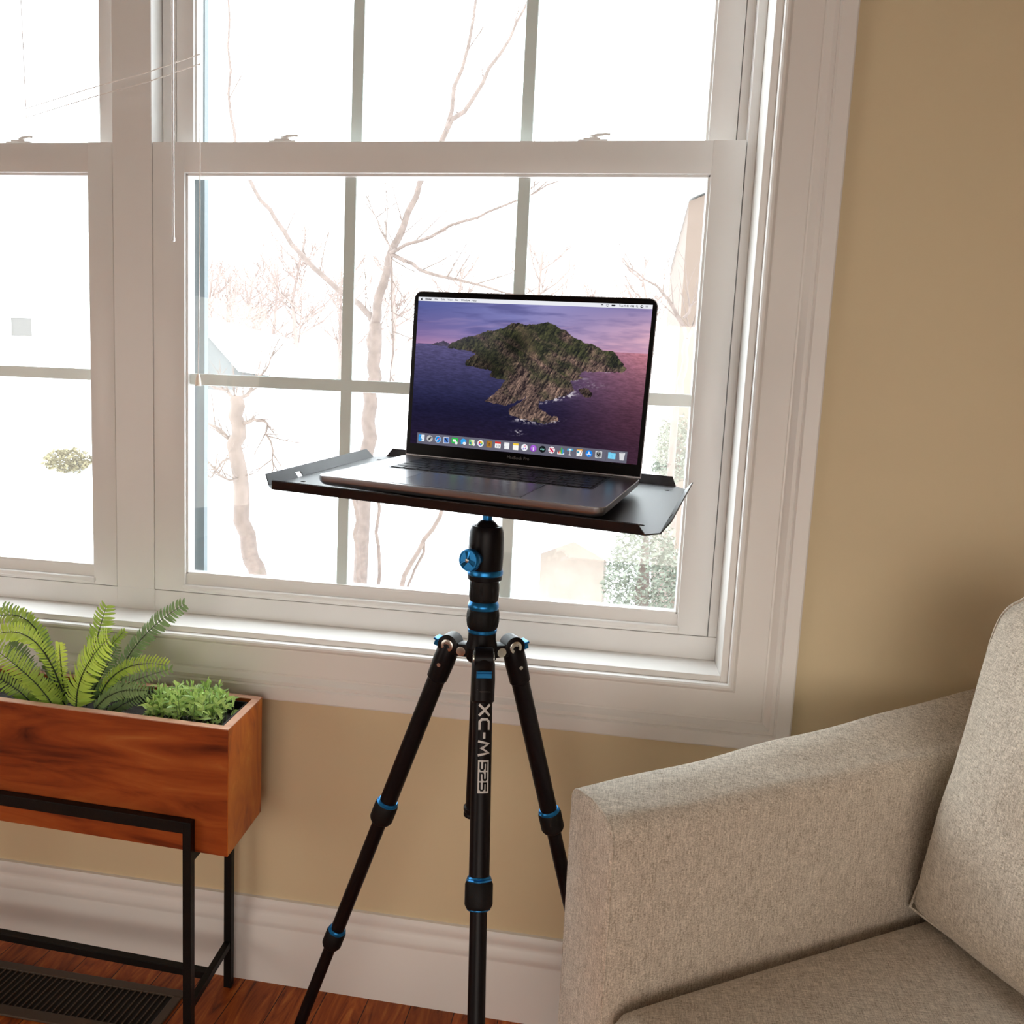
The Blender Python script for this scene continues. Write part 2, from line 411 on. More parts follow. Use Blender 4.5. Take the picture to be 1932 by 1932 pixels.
FY = D + .083
for n, xa, xb, ga, gb, uxa, uxb, uga, ugb in ((1, -.915, .166, -.850, .1115, -.887, .152, -.852, .105), (2, -2.0795, -.998, -2.0145, -1.049, -2.051, -1.0125, -2.016, -1.047)):
    r = thing('window_%d' % n, None, None, ((xa + xb) / 2, FY, .70), kind='structure')
    bm = B()
    fx0, fx1 = (xa - .0005, OX1 - .012) if n == 1 else (OX0 + .012, xb + .0005)
    box(bm, fx0, fx1, FY + .001, D + .17, OZ0 + .011, .7305, .001)      # bottom of frame
    box(bm, fx0, fx1, FY + .001, D + .17, 2.3705, OZ1 - .012, .001)
    if n == 1:
        box(bm, xb + .0015, fx1, FY + .003, D + .17, .7305, 2.3705, .001)
        box(bm, uxb + .001, xb + .002, FY + .034, D + .17, 1.5, 2.3705, .001)
        box(bm, xa, uxa - .001, FY + .034, D + .17, 1.5, 2.3705, .001)
    else:
        box(bm, fx0, xa - .0015, FY + .003, D + .17, .7305, 2.3705, .001)
        box(bm, uxb + .001, xb + .001, FY + .034, D + .17, 1.5, 2.3705, .001)
        box(bm, xa, uxa - .001, FY + .034, D + .17, 1.5, 2.3705, .001)
    obj('window_frame', bm, M['vinyl'], r)
    if n == 1:          # insect screen frame seen through the glass
        bm = B(); sx0, sx1 = xa - .001, xb + .001
        box(bm, sx0, xa + .0640, FY + .072, FY + .086, .7306, 2.37); box(bm, xb - .0555, sx1, FY + .072, FY + .086, .7306, 2.37)
        box(bm, xa + .0640, xb - .0555, FY + .072, FY + .086, .7306, .757); box(bm, xa + .0640, xb - .0555, FY + .072, FY + .086, 2.345, 2.37)
        obj('screen_frame', bm, M['screenfr'], r)
    sash(r, 'lower_sash', xa, xb, .7315, 1.587, ga, gb, .767, 1.532, FY, FY + .030, 3, True)
    sash(r, 'upper_sash', uxa, uxb, 1.545, 2.370, uga, ugb, 1.592, 2.335, FY + .034, FY + .062, 3)
    for lx in ((-.660, -.092) if n == 1 else (-1.20, -1.83)):
        lock(r, lx, 1.587, FY + .016)

# ------------------------------------------------------------------ blind wand, cords
bm = B()
w0 = px(329.5, -300, D + .03); w1 = px(327, 452, D + .03); w0.x = w1.x - .001
w0.z = OZ1 - .012
tube(bm, [w0, w1], .0023, 6)
tube(bm, [w1 + V((0, 0, .004)), w1 - V((0, 0, .002)), w1 - V((0, 0, .004))], [.0031, .0034, .002], 10)
wd = obj('blind_wand', bm, M['wand']); tag(wd, 'thin clear blind tilt wand hanging in front of the right window near its left side', 'blind wand')
t0 = px(374, 707, D + .035)
r = thing('blind_pull', 'thin white blind pull cord with small wooden tassel hanging before the right window', 'blind cord', tuple(t0))
bm = B(); top = V((t0.x + .002, t0.y, OZ1 - .012))
k = px(378, 102, D + .035)
tube(bm, [top, V((t0.x + .003, t0.y, k.z)), V((t0.x + .003, t0.y, 1.4)), t0], .0008, 6)
obj('cord', bm, M['cordm'], r)
bm = B(); lathe(bm, t0 + V((0, 0, .001)), (0, 0, -1), [(0, .0022), (.003, .0032), (.012, .0048), (.0205, .0056), (.0215, .0048)], 18)
obj('tassel', bm, mat('tassel_tan', (.88, .76, .64), .5), r, smooth=40)
bm = B()
kx = V((t0.x + .003, t0.y, k.z))
for dz in (0, -.0165):
    e = px(189, 161, D + .06) + V((0, 0, dz))
    a_ = kx + V((0, 0, dz)); mid = (a_ + e) / 2 + V((0, 0, -.003))
    e2 = e + (e - a_) * .8
    tube(bm, [a_, mid, e, e2, V((e2.x - .02, e2.y, OZ1 - .013))], .0009, 6)
dc = obj('blind_pull_tie', bm, M['cordm']); tag(dc, 'pair of slanting white cords tied back across the mullion between the windows', 'blind cord')

# ------------------------------------------------------------------ wooden planter on its black stand
bu = V((.99945, -.0332, 0)); bv = V((-.105, .9945, 0)).normalized()
BC = V((-.605, 1.112, 0))
def bp_(s, t, z): return BC + bu * s + bv * t + V((0, 0, z))
def bbox(bm, s0, s1, t0, t1, z0, z1, bev=0, mi=0):
    mtx = Matrix(((bu.x, bv.x, 0, BC.x), (bu.y, bv.y, 0, BC.y), (0, 0, 1, 0), (0, 0, 0, 1)))
    return box(bm, s0, s1, t0, t1, z0, z1, bev, 2, mtx, mi)
BL, BD, BZ0, BZ1, BT = -.72, .150, .366, .584, .0135
pl = thing('planter', 'long reddish wooden planter box on thin black metal legs under the window', 'planter', tuple(bp_(-.36, .07, 0)))
bm = B()
bbox(bm, BL, 0, 0, BT, BZ0, BZ1, .0008)
bbox(bm, BL, 0, BD - BT, BD, BZ0, BZ1, .0008)
bbox(bm, BL + .01, -.01, BT, BD - BT, BZ0, BZ0 + .012)
bb = obj('box', bm, M['boxwood'], pl)
for qa, qb in ((-BT, .0006), (BL - .0006, BL + BT)):
    bm = B(); bbox(bm, qa, qb, .0003, BD - .0003, BZ0 + .0003, BZ1 - .0002, .0006); obj('end_panel', bm, M['boxend'], pl)
bm = B()
bbox(bm, BL, .0004, -.0003, BT, BZ1 - .001, BZ1 + .0008, .0004); bbox(bm, BL, .0004, BD - BT, BD, BZ1 - .001, BZ1 + .0008, .0004)
bbox(bm, -BT, .0007, BT, BD - BT, BZ1 - .001, BZ1 + .0008, .0004); bbox(bm, BL, BL + BT, BT, BD - BT, BZ1 - .001, BZ1 + .0008, .0004)
obj('rim', bm, M['boxrim'], pl, label='pale top edge of the planter box')
bm = B(); e = .0015; lt = .0025
g0, g1, h0, h1 = BL + BT + .004, -BT - .006, BT + .003, BD - BT - .006
bbox(bm, g0, g1, h0, h0 + lt, BZ0 + .02, BZ1 - .004, .0006); bbox(bm, g0, g1, h1 - lt, h1, BZ0 + .02, BZ1 - .004, .0006)
bbox(bm, g0, g0 + lt, h0, h1, BZ0 + .02, BZ1 - .004, .0006); bbox(bm, g1 - lt, g1, h0, h1, BZ0 + .02, BZ1 - .004, .0006)
obj('liner', bm, M['liner'], pl)
bm = B(); bbox(bm, g0 + lt, g1 - lt, h0 + lt, h1 - lt, BZ1 - .045, BZ1 - .028); obj('soil', bm, M['soil'], pl)
lw = .0150
ls = -.0660
for s in (ls, BL - ls):
    for t in (-lw - .0005, BD + .0005):
        bm = B(); bbox(bm, s - lw / 2, s + lw / 2, t, t + lw, 0, .424, .0008); obj('leg', bm, M['iron'], pl)
for t in (-lw - .0005, BD + .0005):
    bm = B(); bbox(bm, BL - ls - lw / 2, ls + lw / 2, t + .0003, t + lw - .0003, .404, .4243, .0008); obj('top_rail', bm, M['iron'], pl)
for s in (ls, BL - ls):
    bm = B(); bbox(bm, s - .006, s + .006, 0, BD + .001, .350, BZ0 - .0005, .0005); obj('cross_rail', bm, M['iron'], pl)
    bm = B(); bbox(bm, s - .006, s + .006, 0, BD + .001, .082, .096, .0008); obj('stretcher', bm, M['iron'], pl)
bm = B(); bbox(bm, BL - ls, ls, BD / 2 - .007, BD / 2 + .007, .080, .094, .0008); obj('long_stretcher', bm, M['iron'], pl)

# fern
def mixattr(o, vals):
    a = o.data.attributes.new('mix', 'FLOAT', 'POINT'); a.data.foreach_set('value', vals)

def bez(p0, p1, p2, t): return p0 * (1 - t) ** 2 + p1 * 2 * t * (1 - t) + p2 * t * t

def frond(parent, p0, p1, p2, wid, n, m, up=V((0, -1, .35)), tint=.5, stem=True, curl=.25):
    """a fern frond along the curve p0-p1-p2 with pairs of toothed leaflets"""
    bm = B(); vals = []
    rnd = random.Random(int(p2.x * 9999) + n)
    def vert(co, val): vals.append(val); return bm.verts.new(co)
    for i in range(n):
        t = .10 + .90 * (i / (n - 1))
        c = bez(p0, p1, p2, t); tg = (bez(p0, p1, p2, min(1, t + .01)) - bez(p0, p1, p2, max(0, t - .01))).normalized()
        side = tg.cross(up).normalized(); nrm = side.cross(tg).normalized()
        L = wid * (math.sin(PI * min(1, .16 + .84 * (1 - t) ** .75)) ** .7 if t > .35 else (.72 + .28 * t / .35)) * rnd.uniform(.9, 1.08)
        L = max(L, wid * .12)
        seglen = (p2 - p0).length / n
        for sg in (-1, 1):
            dr = (side * sg + tg * rnd.uniform(.28, .45)).normalized()
            rnd_t = rnd.uniform(-.12, .12)
            wl = seglen * .43
            q = []
            for a, hw in ((0, .55), (.25, 1), (.6, .95), (.88, .6), (1, .08)):
                cc = c + dr * (L * a) + nrm * (.10 * L * math.sin(a * 2.4) - curl * L * a * a + rnd_t * L * a)
                q.append((cc - tg * wl * hw, cc + tg * wl * hw))
            base_v = tint * (.55 + .45 * t) + rnd.uniform(-.08, .08)
            prev = None
            for j, (a_, b_) in enumerate(q):
                va = vert(a_, base_v + .10 * j / 4); vb = vert(b_, base_v + .10 * j / 4)
                if prev: bm.faces.new((prev[0], prev[1], vb, va))
                prev = (va, vb)
    f = obj('frond', bm, m, parent, smooth=60)
    mixattr(f, [max(0, min(1, x)) for x in vals])
    bm = B(); tube(bm, [bez(p0, p1, p2, t / 10) for t in range(11)], [.0016 - .0012 * t / 10 for t in range(11)], 6)
    obj('stem', bm, M['fernstem'], f)
    return f

fb = px(152, 1350, 1.185); fb.z = BZ1 - .03
fern = thing('fern', 'bright green fern with long arching fronds in the wooden planter', 'fern', tuple(fb))
def P(zx, zy, Y): return px(zx * .2899, 1100 + zy * .2899, Y)
FR = [  # base(zoom), mid, tip, depths, width, n, dark, tint
    ((500, 850), (535, 600), (700, 365), (1.150, 1.135, 1.10), .034, 30, 0, .75),
    ((505, 800), (590, 500), (690, 155), (1.205, 1.215, 1.225), .026, 28, 0, .42),
    ((690, 850), (860, 440), (1195, 140), (1.200, 1.215, 1.235), .021, 36, 1, .38),
    ((420, 740), (400, 560), (385, 392), (1.185, 1.17, 1.16), .013, 22, 0, 1.0),
    ((360, 700), (270, 400), (20, 160), (1.205, 1.215, 1.23), .022, 30, 1, .75),
    ((330, 680), (180, 240), (-200, 300), (1.21, 1.215, 1.22), .018, 34, 0, .6),
    ((420, 740), (230, 380), (-40, 340), (1.175, 1.15, 1.13), .019, 34, 0, .8),
    ((370, 850), (220, 640), (-80, 400), (1.155, 1.135, 1.115), .024, 34, 0, .55),
    ((230, 830), (120, 700), (-120, 560), (1.175, 1.165, 1.155), .020, 26, 0, .35),
    ((640, 760), (800, 560), (1085, 535), (1.185, 1.185, 1.18), .017, 30, 0, .72),
    ((640, 840), (760, 690), (1110, 560), (1.170, 1.160, 1.17), .014, 28, 1, .6),
    ((600, 850), (740, 720), (945, 700), (1.150, 1.140, 1.14), .015, 22, 1, .6),
    ((620, 700), (680, 480), (810, 315), (1.225, 1.232, 1.238), .012, 22, 0, .45),
    ((560, 800), (650, 620), (760, 420), (1.20, 1.21, 1.22), .015, 24, 1, .3),
    ((300, 800), (180, 560), (60, 400), (1.19, 1.19, 1.19), .022, 26, 1, .3),
    ((700, 860), (800, 790), (1000, 700), (1.16, 1.17, 1.18), .014, 22, 1, .35),
    ((440, 820), (330, 700), (150, 640), (1.175, 1.165, 1.155), .018, 24, 0, .5),
]
for (a_, b_, c_, (ya, yb, yc), wd_, n_, dk, ti) in FR:
    p0 = P(*a_, ya); p2 = P(*c_, yc); mm = P(*b_, yb)
    p1 = mm * 2 - (p0 + p2) / 2
    p0.z = min(p0.z, BZ1 - .006)
    frond(fern, p0, p1, p2, wd_, n_, M['ferndark'] if dk else M['fern'], tint=ti)

# bamboo-leaved grass bush
gp = bp_(-.10, .07, BZ1 - .028)
gr = thing('grass_plant', 'low bushy green plant of pointed narrow leaves at the planter right end', 'plant', tuple(gp))
bml = B(); vals = []; bms = B(); rnd = random.Random(3)
def leaf(c, d, L, wd_, val):
    d = d.normalized(); s = d.cross(V((rnd.uniform(-.4, .4), rnd.uniform(-1, -.2), rnd.uniform(.1, 1)))).normalized(); n = s.cross(d)
    prev = None
    for a, h in ((0, .12), (.2, .8), (.45, 1), (.75, .6), (1, .03)):
        cc = c + d * L * a - V((0, 0, 1)) * L * .22 * a * a
        x = bml.verts.new(cc - s * wd_ * h + n * wd_ * .25 * h); y = bml.verts.new(cc); z = bml.verts.new(cc + s * wd_ * h + n * wd_ * .25 * h)
        vals.extend([val + .1 * a, val * .7, val + .1 * a])
        if prev:
            bml.faces.new((prev[0], prev[1], y, x)); bml.faces.new((prev[1], prev[2], z, y))
        prev = (x, y, z)
for i in range(105):
    s = rnd.uniform(-.162, -.034); t = rnd.uniform(.032, .110)
    b0 = bp_(s, t, BZ1 - .028); edge = abs(s + .095) / .075
    hh = rnd.uniform(.030, .052) + .010 * (1 - edge)
    ln = V((rnd.uniform(-.012, .012), rnd.uniform(-.012, .008), 0))
    if i < 5: hh += rnd.uniform(.010, .022)
    tp = b0 + ln + V((0, 0, hh)); md = (b0 + tp) / 2 + ln * .3
    tube(bms, [b0, md, tp], [.0007, .0006, .0004], 5, cap=False)
    nl = rnd.randint(4, 7)
    for j in range(nl):
        q = (j + .5) / nl; c = b0.lerp(tp, .35 + .65 * q); an = rnd.uniform(0, 2 * PI)
        leaf(c, V((math.cos(an), math.sin(an), rnd.uniform(.2, 1.3))), rnd.uniform(.016, .027), rnd.uniform(.0021, .0033), rnd.uniform(.15, 1.0))
    leaf(tp, V((rnd.uniform(-.3, .3), rnd.uniform(-.4, .2), 1)), rnd.uniform(.014, .020), .0024, rnd.uniform(.4, 1))
fo = obj('foliage', bml, M['grassy'], gr, smooth=60); mixattr(fo, vals)
obj('stems', bms, M['stemg'], gr)

# ------------------------------------------------------------------ floor vent
fv = thing('floor_vent', 'brown metal floor register with dark slots set in the wooden floor', 'floor vent', (-.97, 1.18, 0))
X0, X1, Y0, Y1 = -1.165, -.752, 1.118, 1.236
bm = B()
ix0, ix1, iy0, iy1 = X0 + .022, X1 - .018, Y0 + .021, Y1 - .017
box(bm, X0, X1, Y0, iy0, .0002, .005, .0015); box(bm, X0, X1, iy1, Y1, .0002, .005, .0015)
box(bm, X0, ix0, iy0, iy1, .0002, .005, .0015); box(bm, ix1, X1, iy0, iy1, .0002, .005, .0015)
obj('rim', bm, M['vent'], fv)
bm = B(); box(bm, ix0, ix1, iy0, iy1, .0002, .0012); obj('slot_shade', bm, M['ventshade'], fv)  # near-black sheet laid on the floor for the shade inside the slots
bm = B(); nsl = 30
for i in range(1, nsl):
    x = ix0 + (ix1 - ix0) * i / nsl; box(bm, x - .0013, x + .0013, iy0 - .001, iy1 + .001, .0012, .0042)
obj('grille', bm, M['vent'], fv)

# ------------------------------------------------------------------ outdoors
def limb(bm, pts, r0, r1, seg=8):
    n = len(pts); tube(bm, pts, [r0 + (r1 - r0) * i / (n - 1) for i in range(n)], seg)

GZ = -2.3
def gz(Y):
    t = min(1, max(0, (Y - 9) / 11)); return GZ + 4.2 * t * t * (3 - 2 * t) + max(0, Y - 20) * .02
bm = B(); rows_ = []
for Y in [1.8, 4, 7, 9, 10, 11, 12, 13, 14, 15, 16, 17, 18, 19, 20, 25, 35, 60, 140]:
    rows_.append([bm.verts.new((x, Y, gz(Y) + .08 * math.sin(x * .7 + Y))) for x in range(-80, 81, 4)])
for a_, b_ in zip(rows_, rows_[1:]):
    for i in range(len(a_) - 1): bm.faces.new((a_[i], a_[i + 1], b_[i + 1], b_[i]))
g = obj('snowy_ground', bm, M['snow'], smooth=180); g['kind'] = 'structure'

def wig(pts, k=3, amp=.02, rnd=random):
    out = []
    for a, b in zip(pts, pts[1:]):
        for i in range(k):
            t = i / k; out.append(a.lerp(b, t) + (V((rnd.uniform(-1, 1), rnd.uniform(-1, 1), rnd.uniform(-.4, .4))) * amp if i else V((0, 0, 0))))
    out.append(pts[-1]); return out

def twigs(bm, pts, n, L, r, rnd, up=.5, depth=1):
    for _ in range(n):
        i = rnd.randrange(1, len(pts)); p = pts[i - 1].lerp(pts[i], rnd.random())
        d = (pts[i] - pts[i - 1]).normalized() + V((rnd.uniform(-1, 1), rnd.uniform(-.8, .8), rnd.uniform(-.4, 1) * up + .15))
        d.normalize(); l = L * rnd.uniform(.5, 1.2)
        q = [p, p + d * l * .5 + V((0, 0, l * .06)), p + d * l + V((rnd.uniform(-.1, .1) * l, 0, l * .15))]
        tube(bm, q, [r, r * .75, r * .35], 5, cap=False)
        if depth > 0: twigs(bm, q, 3, L * .5, r * .5, rnd, up, depth - 1)

def px_tree(label, Y, trunk, branches, rt, ntw, twl, twr, group=None, seed=1):
    rnd = random.Random(seed)
    t = [px(u, v, Y) for u, v in trunk]; base = V((t[0].x, Y, GZ)); t = [base] + t
    tr_ = thing('bare_tree', label, 'tree', tuple(base), group)
    bm = B(); limb(bm, wig(t, 3, .02, rnd), rt[0], rt[1], 10); obj('trunk', bm, M['bark'], tr_, smooth=60)
    bm = B()
    for br, r0, r1, dy in branches:
        q = [px(u, v, Y + dy * i / max(1, len(br) - 1)) for i, (u, v) in enumerate(br)]
        q = wig(q, 3, .018, rnd); limb(bm, q, r0, r1, 7); twigs(bm, q, ntw, twl, twr, rnd)
    obj('branches', bm, M['bark'], tr_, smooth=60)
    return tr_

px_tree('bare branching tree with forked trunk directly behind the laptop', 5.2,
    [(690, 860), (700, 760), (704, 690), (708, 610)],
    [([(706, 640), (708, 612), (690, 588), (640, 548), (570, 482), (520, 415), (480, 358), (455, 300), (436, 220), (430, 90), (428, -80)], .028, .007, .7),
     ([(704, 660), (708, 610), (714, 560), (733, 490), (762, 425), (792, 345), (842, 245), (872, 130), (900, -20)], .040, .009, .3),
     ([(737, 478), (790, 455), (850, 425), (920, 400), (990, 372), (1060, 340)], .014, .004, -.5),
     ([(740, 480), (790, 508), (850, 525), (930, 545), (1000, 560)], .016, .004, -.4),
     ([(842, 245), (890, 190), (945, 100), (990, 15), (1020, -60)], .018, .005, .4),
     ([(740, 478), (716, 430), (700, 390)], .008, .003, .2),
     ([(737, 480), (738, 560), (742, 640), (736, 720)], .009, .004, .2)],
    (.052, .044), 6, .35, .005, seed=4)
px_tree('bare twiggy tree with thick stubby trunk in the right window lower left pane', 4.2,
    [(487, 1085), (470, 1040), (456, 950), (446, 860), (450, 800), (446, 752)],
    [([(448, 840), (420, 815), (395, 800), (372, 795)], .016, .005, .2),
     ([(450, 800), (480, 790), (505, 800), (515, 850), (508, 900)], .012, .003, -.2),
     ([(446, 760), (430, 735), (400, 730)], .014, .004, .2),
     ([(446, 760), (470, 740), (500, 700), (520, 660)], .012, .003, .3),
     ([(450, 850), (420, 870), (400, 900), (376, 890)], .009, .003, .2),
     ([(456, 900), (430, 905), (405, 885)], .008, .003, -.2)],
    (.054, .040), 12, .17, .0045, seed=9)
px_tree('thin bare sapling showing below the tray, left of the tripod head', 4.6,
    [(677, 1105), (674, 1030), (672, 960), (665, 880)], [([(672, 960), (690, 900), (700, 850)], .008, .004, .1)], (.017, .012), 2, .12, .003, seed=12)
px_tree('reddish slanting bare sapling below the tray beside the tripod head', 4.6,
    [(757, 1110), (790, 1040), (830, 975), (860, 900)], [([(800, 1025), (782, 1075), (768, 1110)], .010, .008, .1)], (.018, .012), 2, .12, .003, seed=13)
px_tree('thin upright bare sapling left of the slanting one below the tray', 4.8,
    [(713, 1108), (714, 1030), (716, 960), (705, 880)], [([(716, 960), (730, 900), (742, 850)], .006, .003, .1)], (.014, .010), 2, .12, .003, seed=14)
px_tree('bare tree with fine twigs behind the right edge of the laptop', 6.5,
    [(1275, 760), (1290, 700), (1296, 640)],
    [([(1296, 640), (1270, 580), (1240, 540), (1180, 500)], .02, .006, .3), ([(1296, 640), (1320, 590), (1360, 540), (1400, 500)], .02, .006, .3), ([(1290, 600), (1310, 570), (1360, 560)], .012, .004, .1)],
    (.035, .025), 6, .4, .005, seed=21)

# far row of trees beyond the snow field: five shapes, copied
def far_tree(seed):
    rnd = random.Random(seed); root = bpy.data.objects.new('far_bare_tree', None); C.objects.link(root)
    bt, bb_ = B(), B()
    H_ = rnd.uniform(4.4, 5.6); tp = [V((0, 0, 0)), V((rnd.uniform(-.1, .1), 0, H_ * .3)), V((rnd.uniform(-.3, .3), 0, H_ * .62)), V((rnd.uniform(-.4, .4), 0, H_))]
    limb(bt, tp, .12, .03, 7); obj('trunk', bt, M['barkhazed'], root, local=True)
    for i in range(16):
        z = rnd.uniform(.25, .95); p = tp[0].lerp(tp[3], z); a = rnd.uniform(0, 2 * PI); L = H_ * .42 * (1.1 - z * .7)
        q = [p, p + V((math.cos(a) * L * .5, math.sin(a) * L * .5, L * .35)), p + V((math.cos(a) * L, math.sin(a) * L, L * .9))]
        limb(bb_, q, .035, .015, 5); twigs(bb_, q, 9, L * .6, .016, rnd, .8, 2)
    obj('branches', bb_, M['barkhazed'], root, local=True)
    return root
protos = [far_tree(s) for s in (31, 32, 33, 34)]
spots = [(395, 24), (470, 30), (560, 27), (640, 34), (350, 36), (740, 26), (860, 33), (1000, 25), (1110, 31), (1215, 24), (170, 26), (510, 42), (430, 52)]
for i, (u, Y) in enumerate(spots):
    src = protos[i % 4]
    if i < 4: r = src
    else:
        r = src.copy(); C.objects.link(r)
        for ch in list(src.children):
            c = ch.copy(); C.objects.link(c); c.parent = r
    p = px(u, 700, Y); r.location = (p.x, Y, gz(Y) - .1); r.rotation_euler.z = i * 1.7; sc = random.uniform(.85, 1.1) * (Y / 27); r.scale = (sc, sc, sc)
    tag(r, 'pale bare tree in the distant row beyond the snow field', 'tree', 'distant bare trees')

# houses
def gable(name, label, Yf, u0, up, u1, vtop, veave, depth, wallm, roofm):
    GZ = gz(Yf) - .2
    a = px(u0, veave, Yf); b = px(u1, veave, Yf); p = px(up, vtop, Yf)
    r = thing(name, label, 'house', ((a.x + b.x) / 2, Yf, GZ))
    bm = B(); poly_extrude(bm, [(a.x, Yf, GZ), (b.x, Yf, GZ), (b.x, Yf, b.z), (p.x, Yf, p.z), (a.x, Yf, b.z)], (0, depth, 0)); recalc(bm)
    obj('walls', bm, wallm, r)
    bm = B(); t = .12
    for e in (a, b):
        ex = e.x + (.25 if e is b else -.25); ez = b.z - .25 * (p.z - b.z) / abs(p.x - e.x)
        poly_extrude(bm, [(ex, Yf - .2, ez + .02), (p.x, Yf - .2, p.z + .02), (p.x, Yf - .2, p.z + t + .02), (ex, Yf - .2, ez + t + .02)], (0, depth + .4, 0))
    recalc(bm); obj('roof', bm, roofm, r)
    return r
h1 = gable('white_house', 'white gabled house with a small grey window seen through the left pane', 15.0, -230, -60, 172, 330, 553, 2.2, M['siding'], M['snow'])
bm = B(); a = px(26, 634, 14.96); b = px(65, 601, 14.96); box(bm, a.x, b.x, 14.9, 15.02, a.z, b.z); win = obj('window', bm, M['winglass'], h1)
bm = B(); box(bm, a.x - .04, b.x + .04, 14.88, 15.02, b.z, b.z + .05); box(bm, a.x - .04, a.x, 14.88, 15.02, a.z, b.z); box(bm, b.x, b.x + .04, 14.88, 15.02, a.z, b.z); box(bm, a.x - .04, b.x + .04, 14.88, 15.02, a.z - .05, a.z)
obj('window_surround', bm, M['siding'], win)
h2 = gable('grey_house', 'low grey gabled shed showing at the left edge of the right window', 18.0, 300, 372, 440, 605, 683, 5, M['roofgrey'], M['snow'])
c0 = px(1300, 380, 9.5)
r = thing('tan_house', 'tan neighbouring house wall standing at the right edge of the window view', 'house', (c0.x + 1.5, 9.5, GZ))
bm = B(); poly_extrude(bm, [(c0.x, 9.5, GZ), (c0.x + 4, 9.5, GZ), (c0.x + 4, 9.5, c0.z + .9), (c0.x + 1.2, 9.5, c0.z + .5), (c0.x, 9.5, c0.z)], (0, 4, 0)); recalc(bm); obj('walls', bm, M['tan'], r)
bm = B(); poly_extrude(bm, [(c0.x - .1, 9.4, c0.z), (c0.x + 1.2, 9.4, c0.z + .52), (c0.x + 4, 9.4, c0.z + .92), (c0.x + 4, 9.4, c0.z + 1.02), (c0.x + 1.2, 9.4, c0.z + .62), (c0.x - .1, 9.4, c0.z + .10)], (0, 4.2, 0)); recalc(bm); obj('roof', bm, M['snow'], r)

h3 = gable('tan_shed', 'small tan shed with a snowy roof low in the right window below the tray', 7.5, 1020, 1085, 1140, 1020, 1052, 1.6, mat('pale_tan_boards', (.25, .205, .175), .9, var=.2, vscale=6), M['snow'])

def leafy(name, label, cat, u, v, Y, hw, hh, n, m, size, seed, trunk=True):
    rnd = random.Random(seed); c = px(u, v, Y)
    r = thing(name, label, cat, (c.x, Y, GZ))
    bm = B()
    for _ in range(n):
        while True:
            q = V((rnd.uniform(-1, 1), rnd.uniform(-1, 1), rnd.uniform(-1, 1)))
            if q.length < 1 and q.length > rnd.random() * .8 and abs(q.x) < 1.15 - .55 * (q.z + 1) / 2 * 1.2: break
        q += V((0, 0, .08 * math.sin(9 * q.x + 3 * q.y)))
        p = c + V((q.x * hw, q.y * hw, q.z * hh)); d = V((rnd.uniform(-1, 1), rnd.uniform(-1, 1), rnd.uniform(-.6, .8))).normalized(); s = d.cross(V((rnd.random(), rnd.random(), rnd.random()))).normalized()
        L = size * rnd.uniform(.6, 1.4)
        bm.faces.new([bm.verts.new(p - s * L * .25), bm.verts.new(p + d * L), bm.verts.new(p + s * L * .25)])
    obj('foliage', bm, m, r)
    if not trunk: return r
    bm = B(); tube(bm, [(c.x, Y, GZ), (c.x, Y, c.z - hh * .3), (c.x, Y, c.z + hh * .7)], [.07, .05, .015], 8); obj('trunk', bm, M['bark'], r)
    return r
leafy('evergreen_tree', 'hazy grey-green evergreen low in the right corner of the window', 'evergreen', 1215, 1075, 5.6, .33, .42, 4200, M['conifer'], .036, 5)
leafy('evergreen_tree', 'hazy green evergreen top between the laptop lid and the window frame', 'evergreen', 1275, 850, 7.2, .24, .32, 2600, M['conifer'], .034, 6)
leafy('ochre_bush', 'yellowish bush on the snow beyond the left window', 'bush', 128, 868, 14.2, .46, .24, 1100, M['shrub'], .10, 8, False)


# ------------------------------------------------------------------ tripod
TX, TY, TZ = -.1785, 1.010, .790
tp = thing('tripod', 'black camera tripod with blue rings holding the laptop tray before the window', 'tripod', (TX, TY, 0))
zq = lambda v: .953 - (v - 1000) * .000734
def ring(name, prof, m, flute=None, parent=tp, seg=48, label=None):
    bm = B(); lathe(bm, (TX, TY, 0), (0, 0, 1), [(zq(v), r) for v, r in prof], seg, flute); recalc(bm)
    return obj(name, bm, m, parent, smooth=35, label=label)
hd = ring('ball_head', [(1072, .0232), (1066, .0236), (1050, .0240), (1030, .0240), (1012, .0237), (1002, .0228), (996, .0214), (992, .0200), (992, .0170), (997, .0160)], M['black'])
bm = B(); r_ = .0165; zc = zq(1001)
lathe(bm, (TX, TY, 0), (0, 0, 1), [(zc + r_ * math.sin(a), r_ * math.cos(a)) for a in [x * PI / 20 - .5 for x in range(0, 11)]], 32); recalc(bm)
obj('ball', bm, M['black'], hd, smooth=60)
stud_top = .982
bm = B(); lathe(bm, (TX, TY, 0), (0, 0, 1), [(zq(990), .0078), (zq(988), .0068), (stud_top - .004, .0068)], 32); recalc(bm); obj('stud', bm, M['blue'], hd, smooth=40, label='blue metal stud')
ring('panning_base', [(1093, .0212), (1091, .0232), (1083, .0236), (1082, .0226)], M['black'])
ring('panning_ring', [(1083, .0236), (1081, .0247), (1075, .0247), (1072, .0236)], M['blue'], label='blue metal ring')
ring('column_grip', [(1133, .0180), (1130, .0195), (1122, .0203), (1108, .0205), (1098, .0200), (1093, .0192)], M['rubber'], flute=(8, .0012, zq(1129), zq(1097)), seg=64)
ring('column_ring', [(1147, .0205), (1143, .0215), (1138, .0212), (1134, .0195), (1132, .0188)], M['blue'], label='blue metal ring')
ring('column_lock', [(1184, .0195), (1180, .0212), (1170, .0224), (1158, .0224), (1149, .0214), (1147, .0205)], M['rubber'], flute=(10, .0013, zq(1178), zq(1152)), seg=60)
ring('lower_ring', [(1192, .0188), (1190, .0200), (1185, .0200), (1184, .0190)], M['blue'], label='thin blue metal ring')
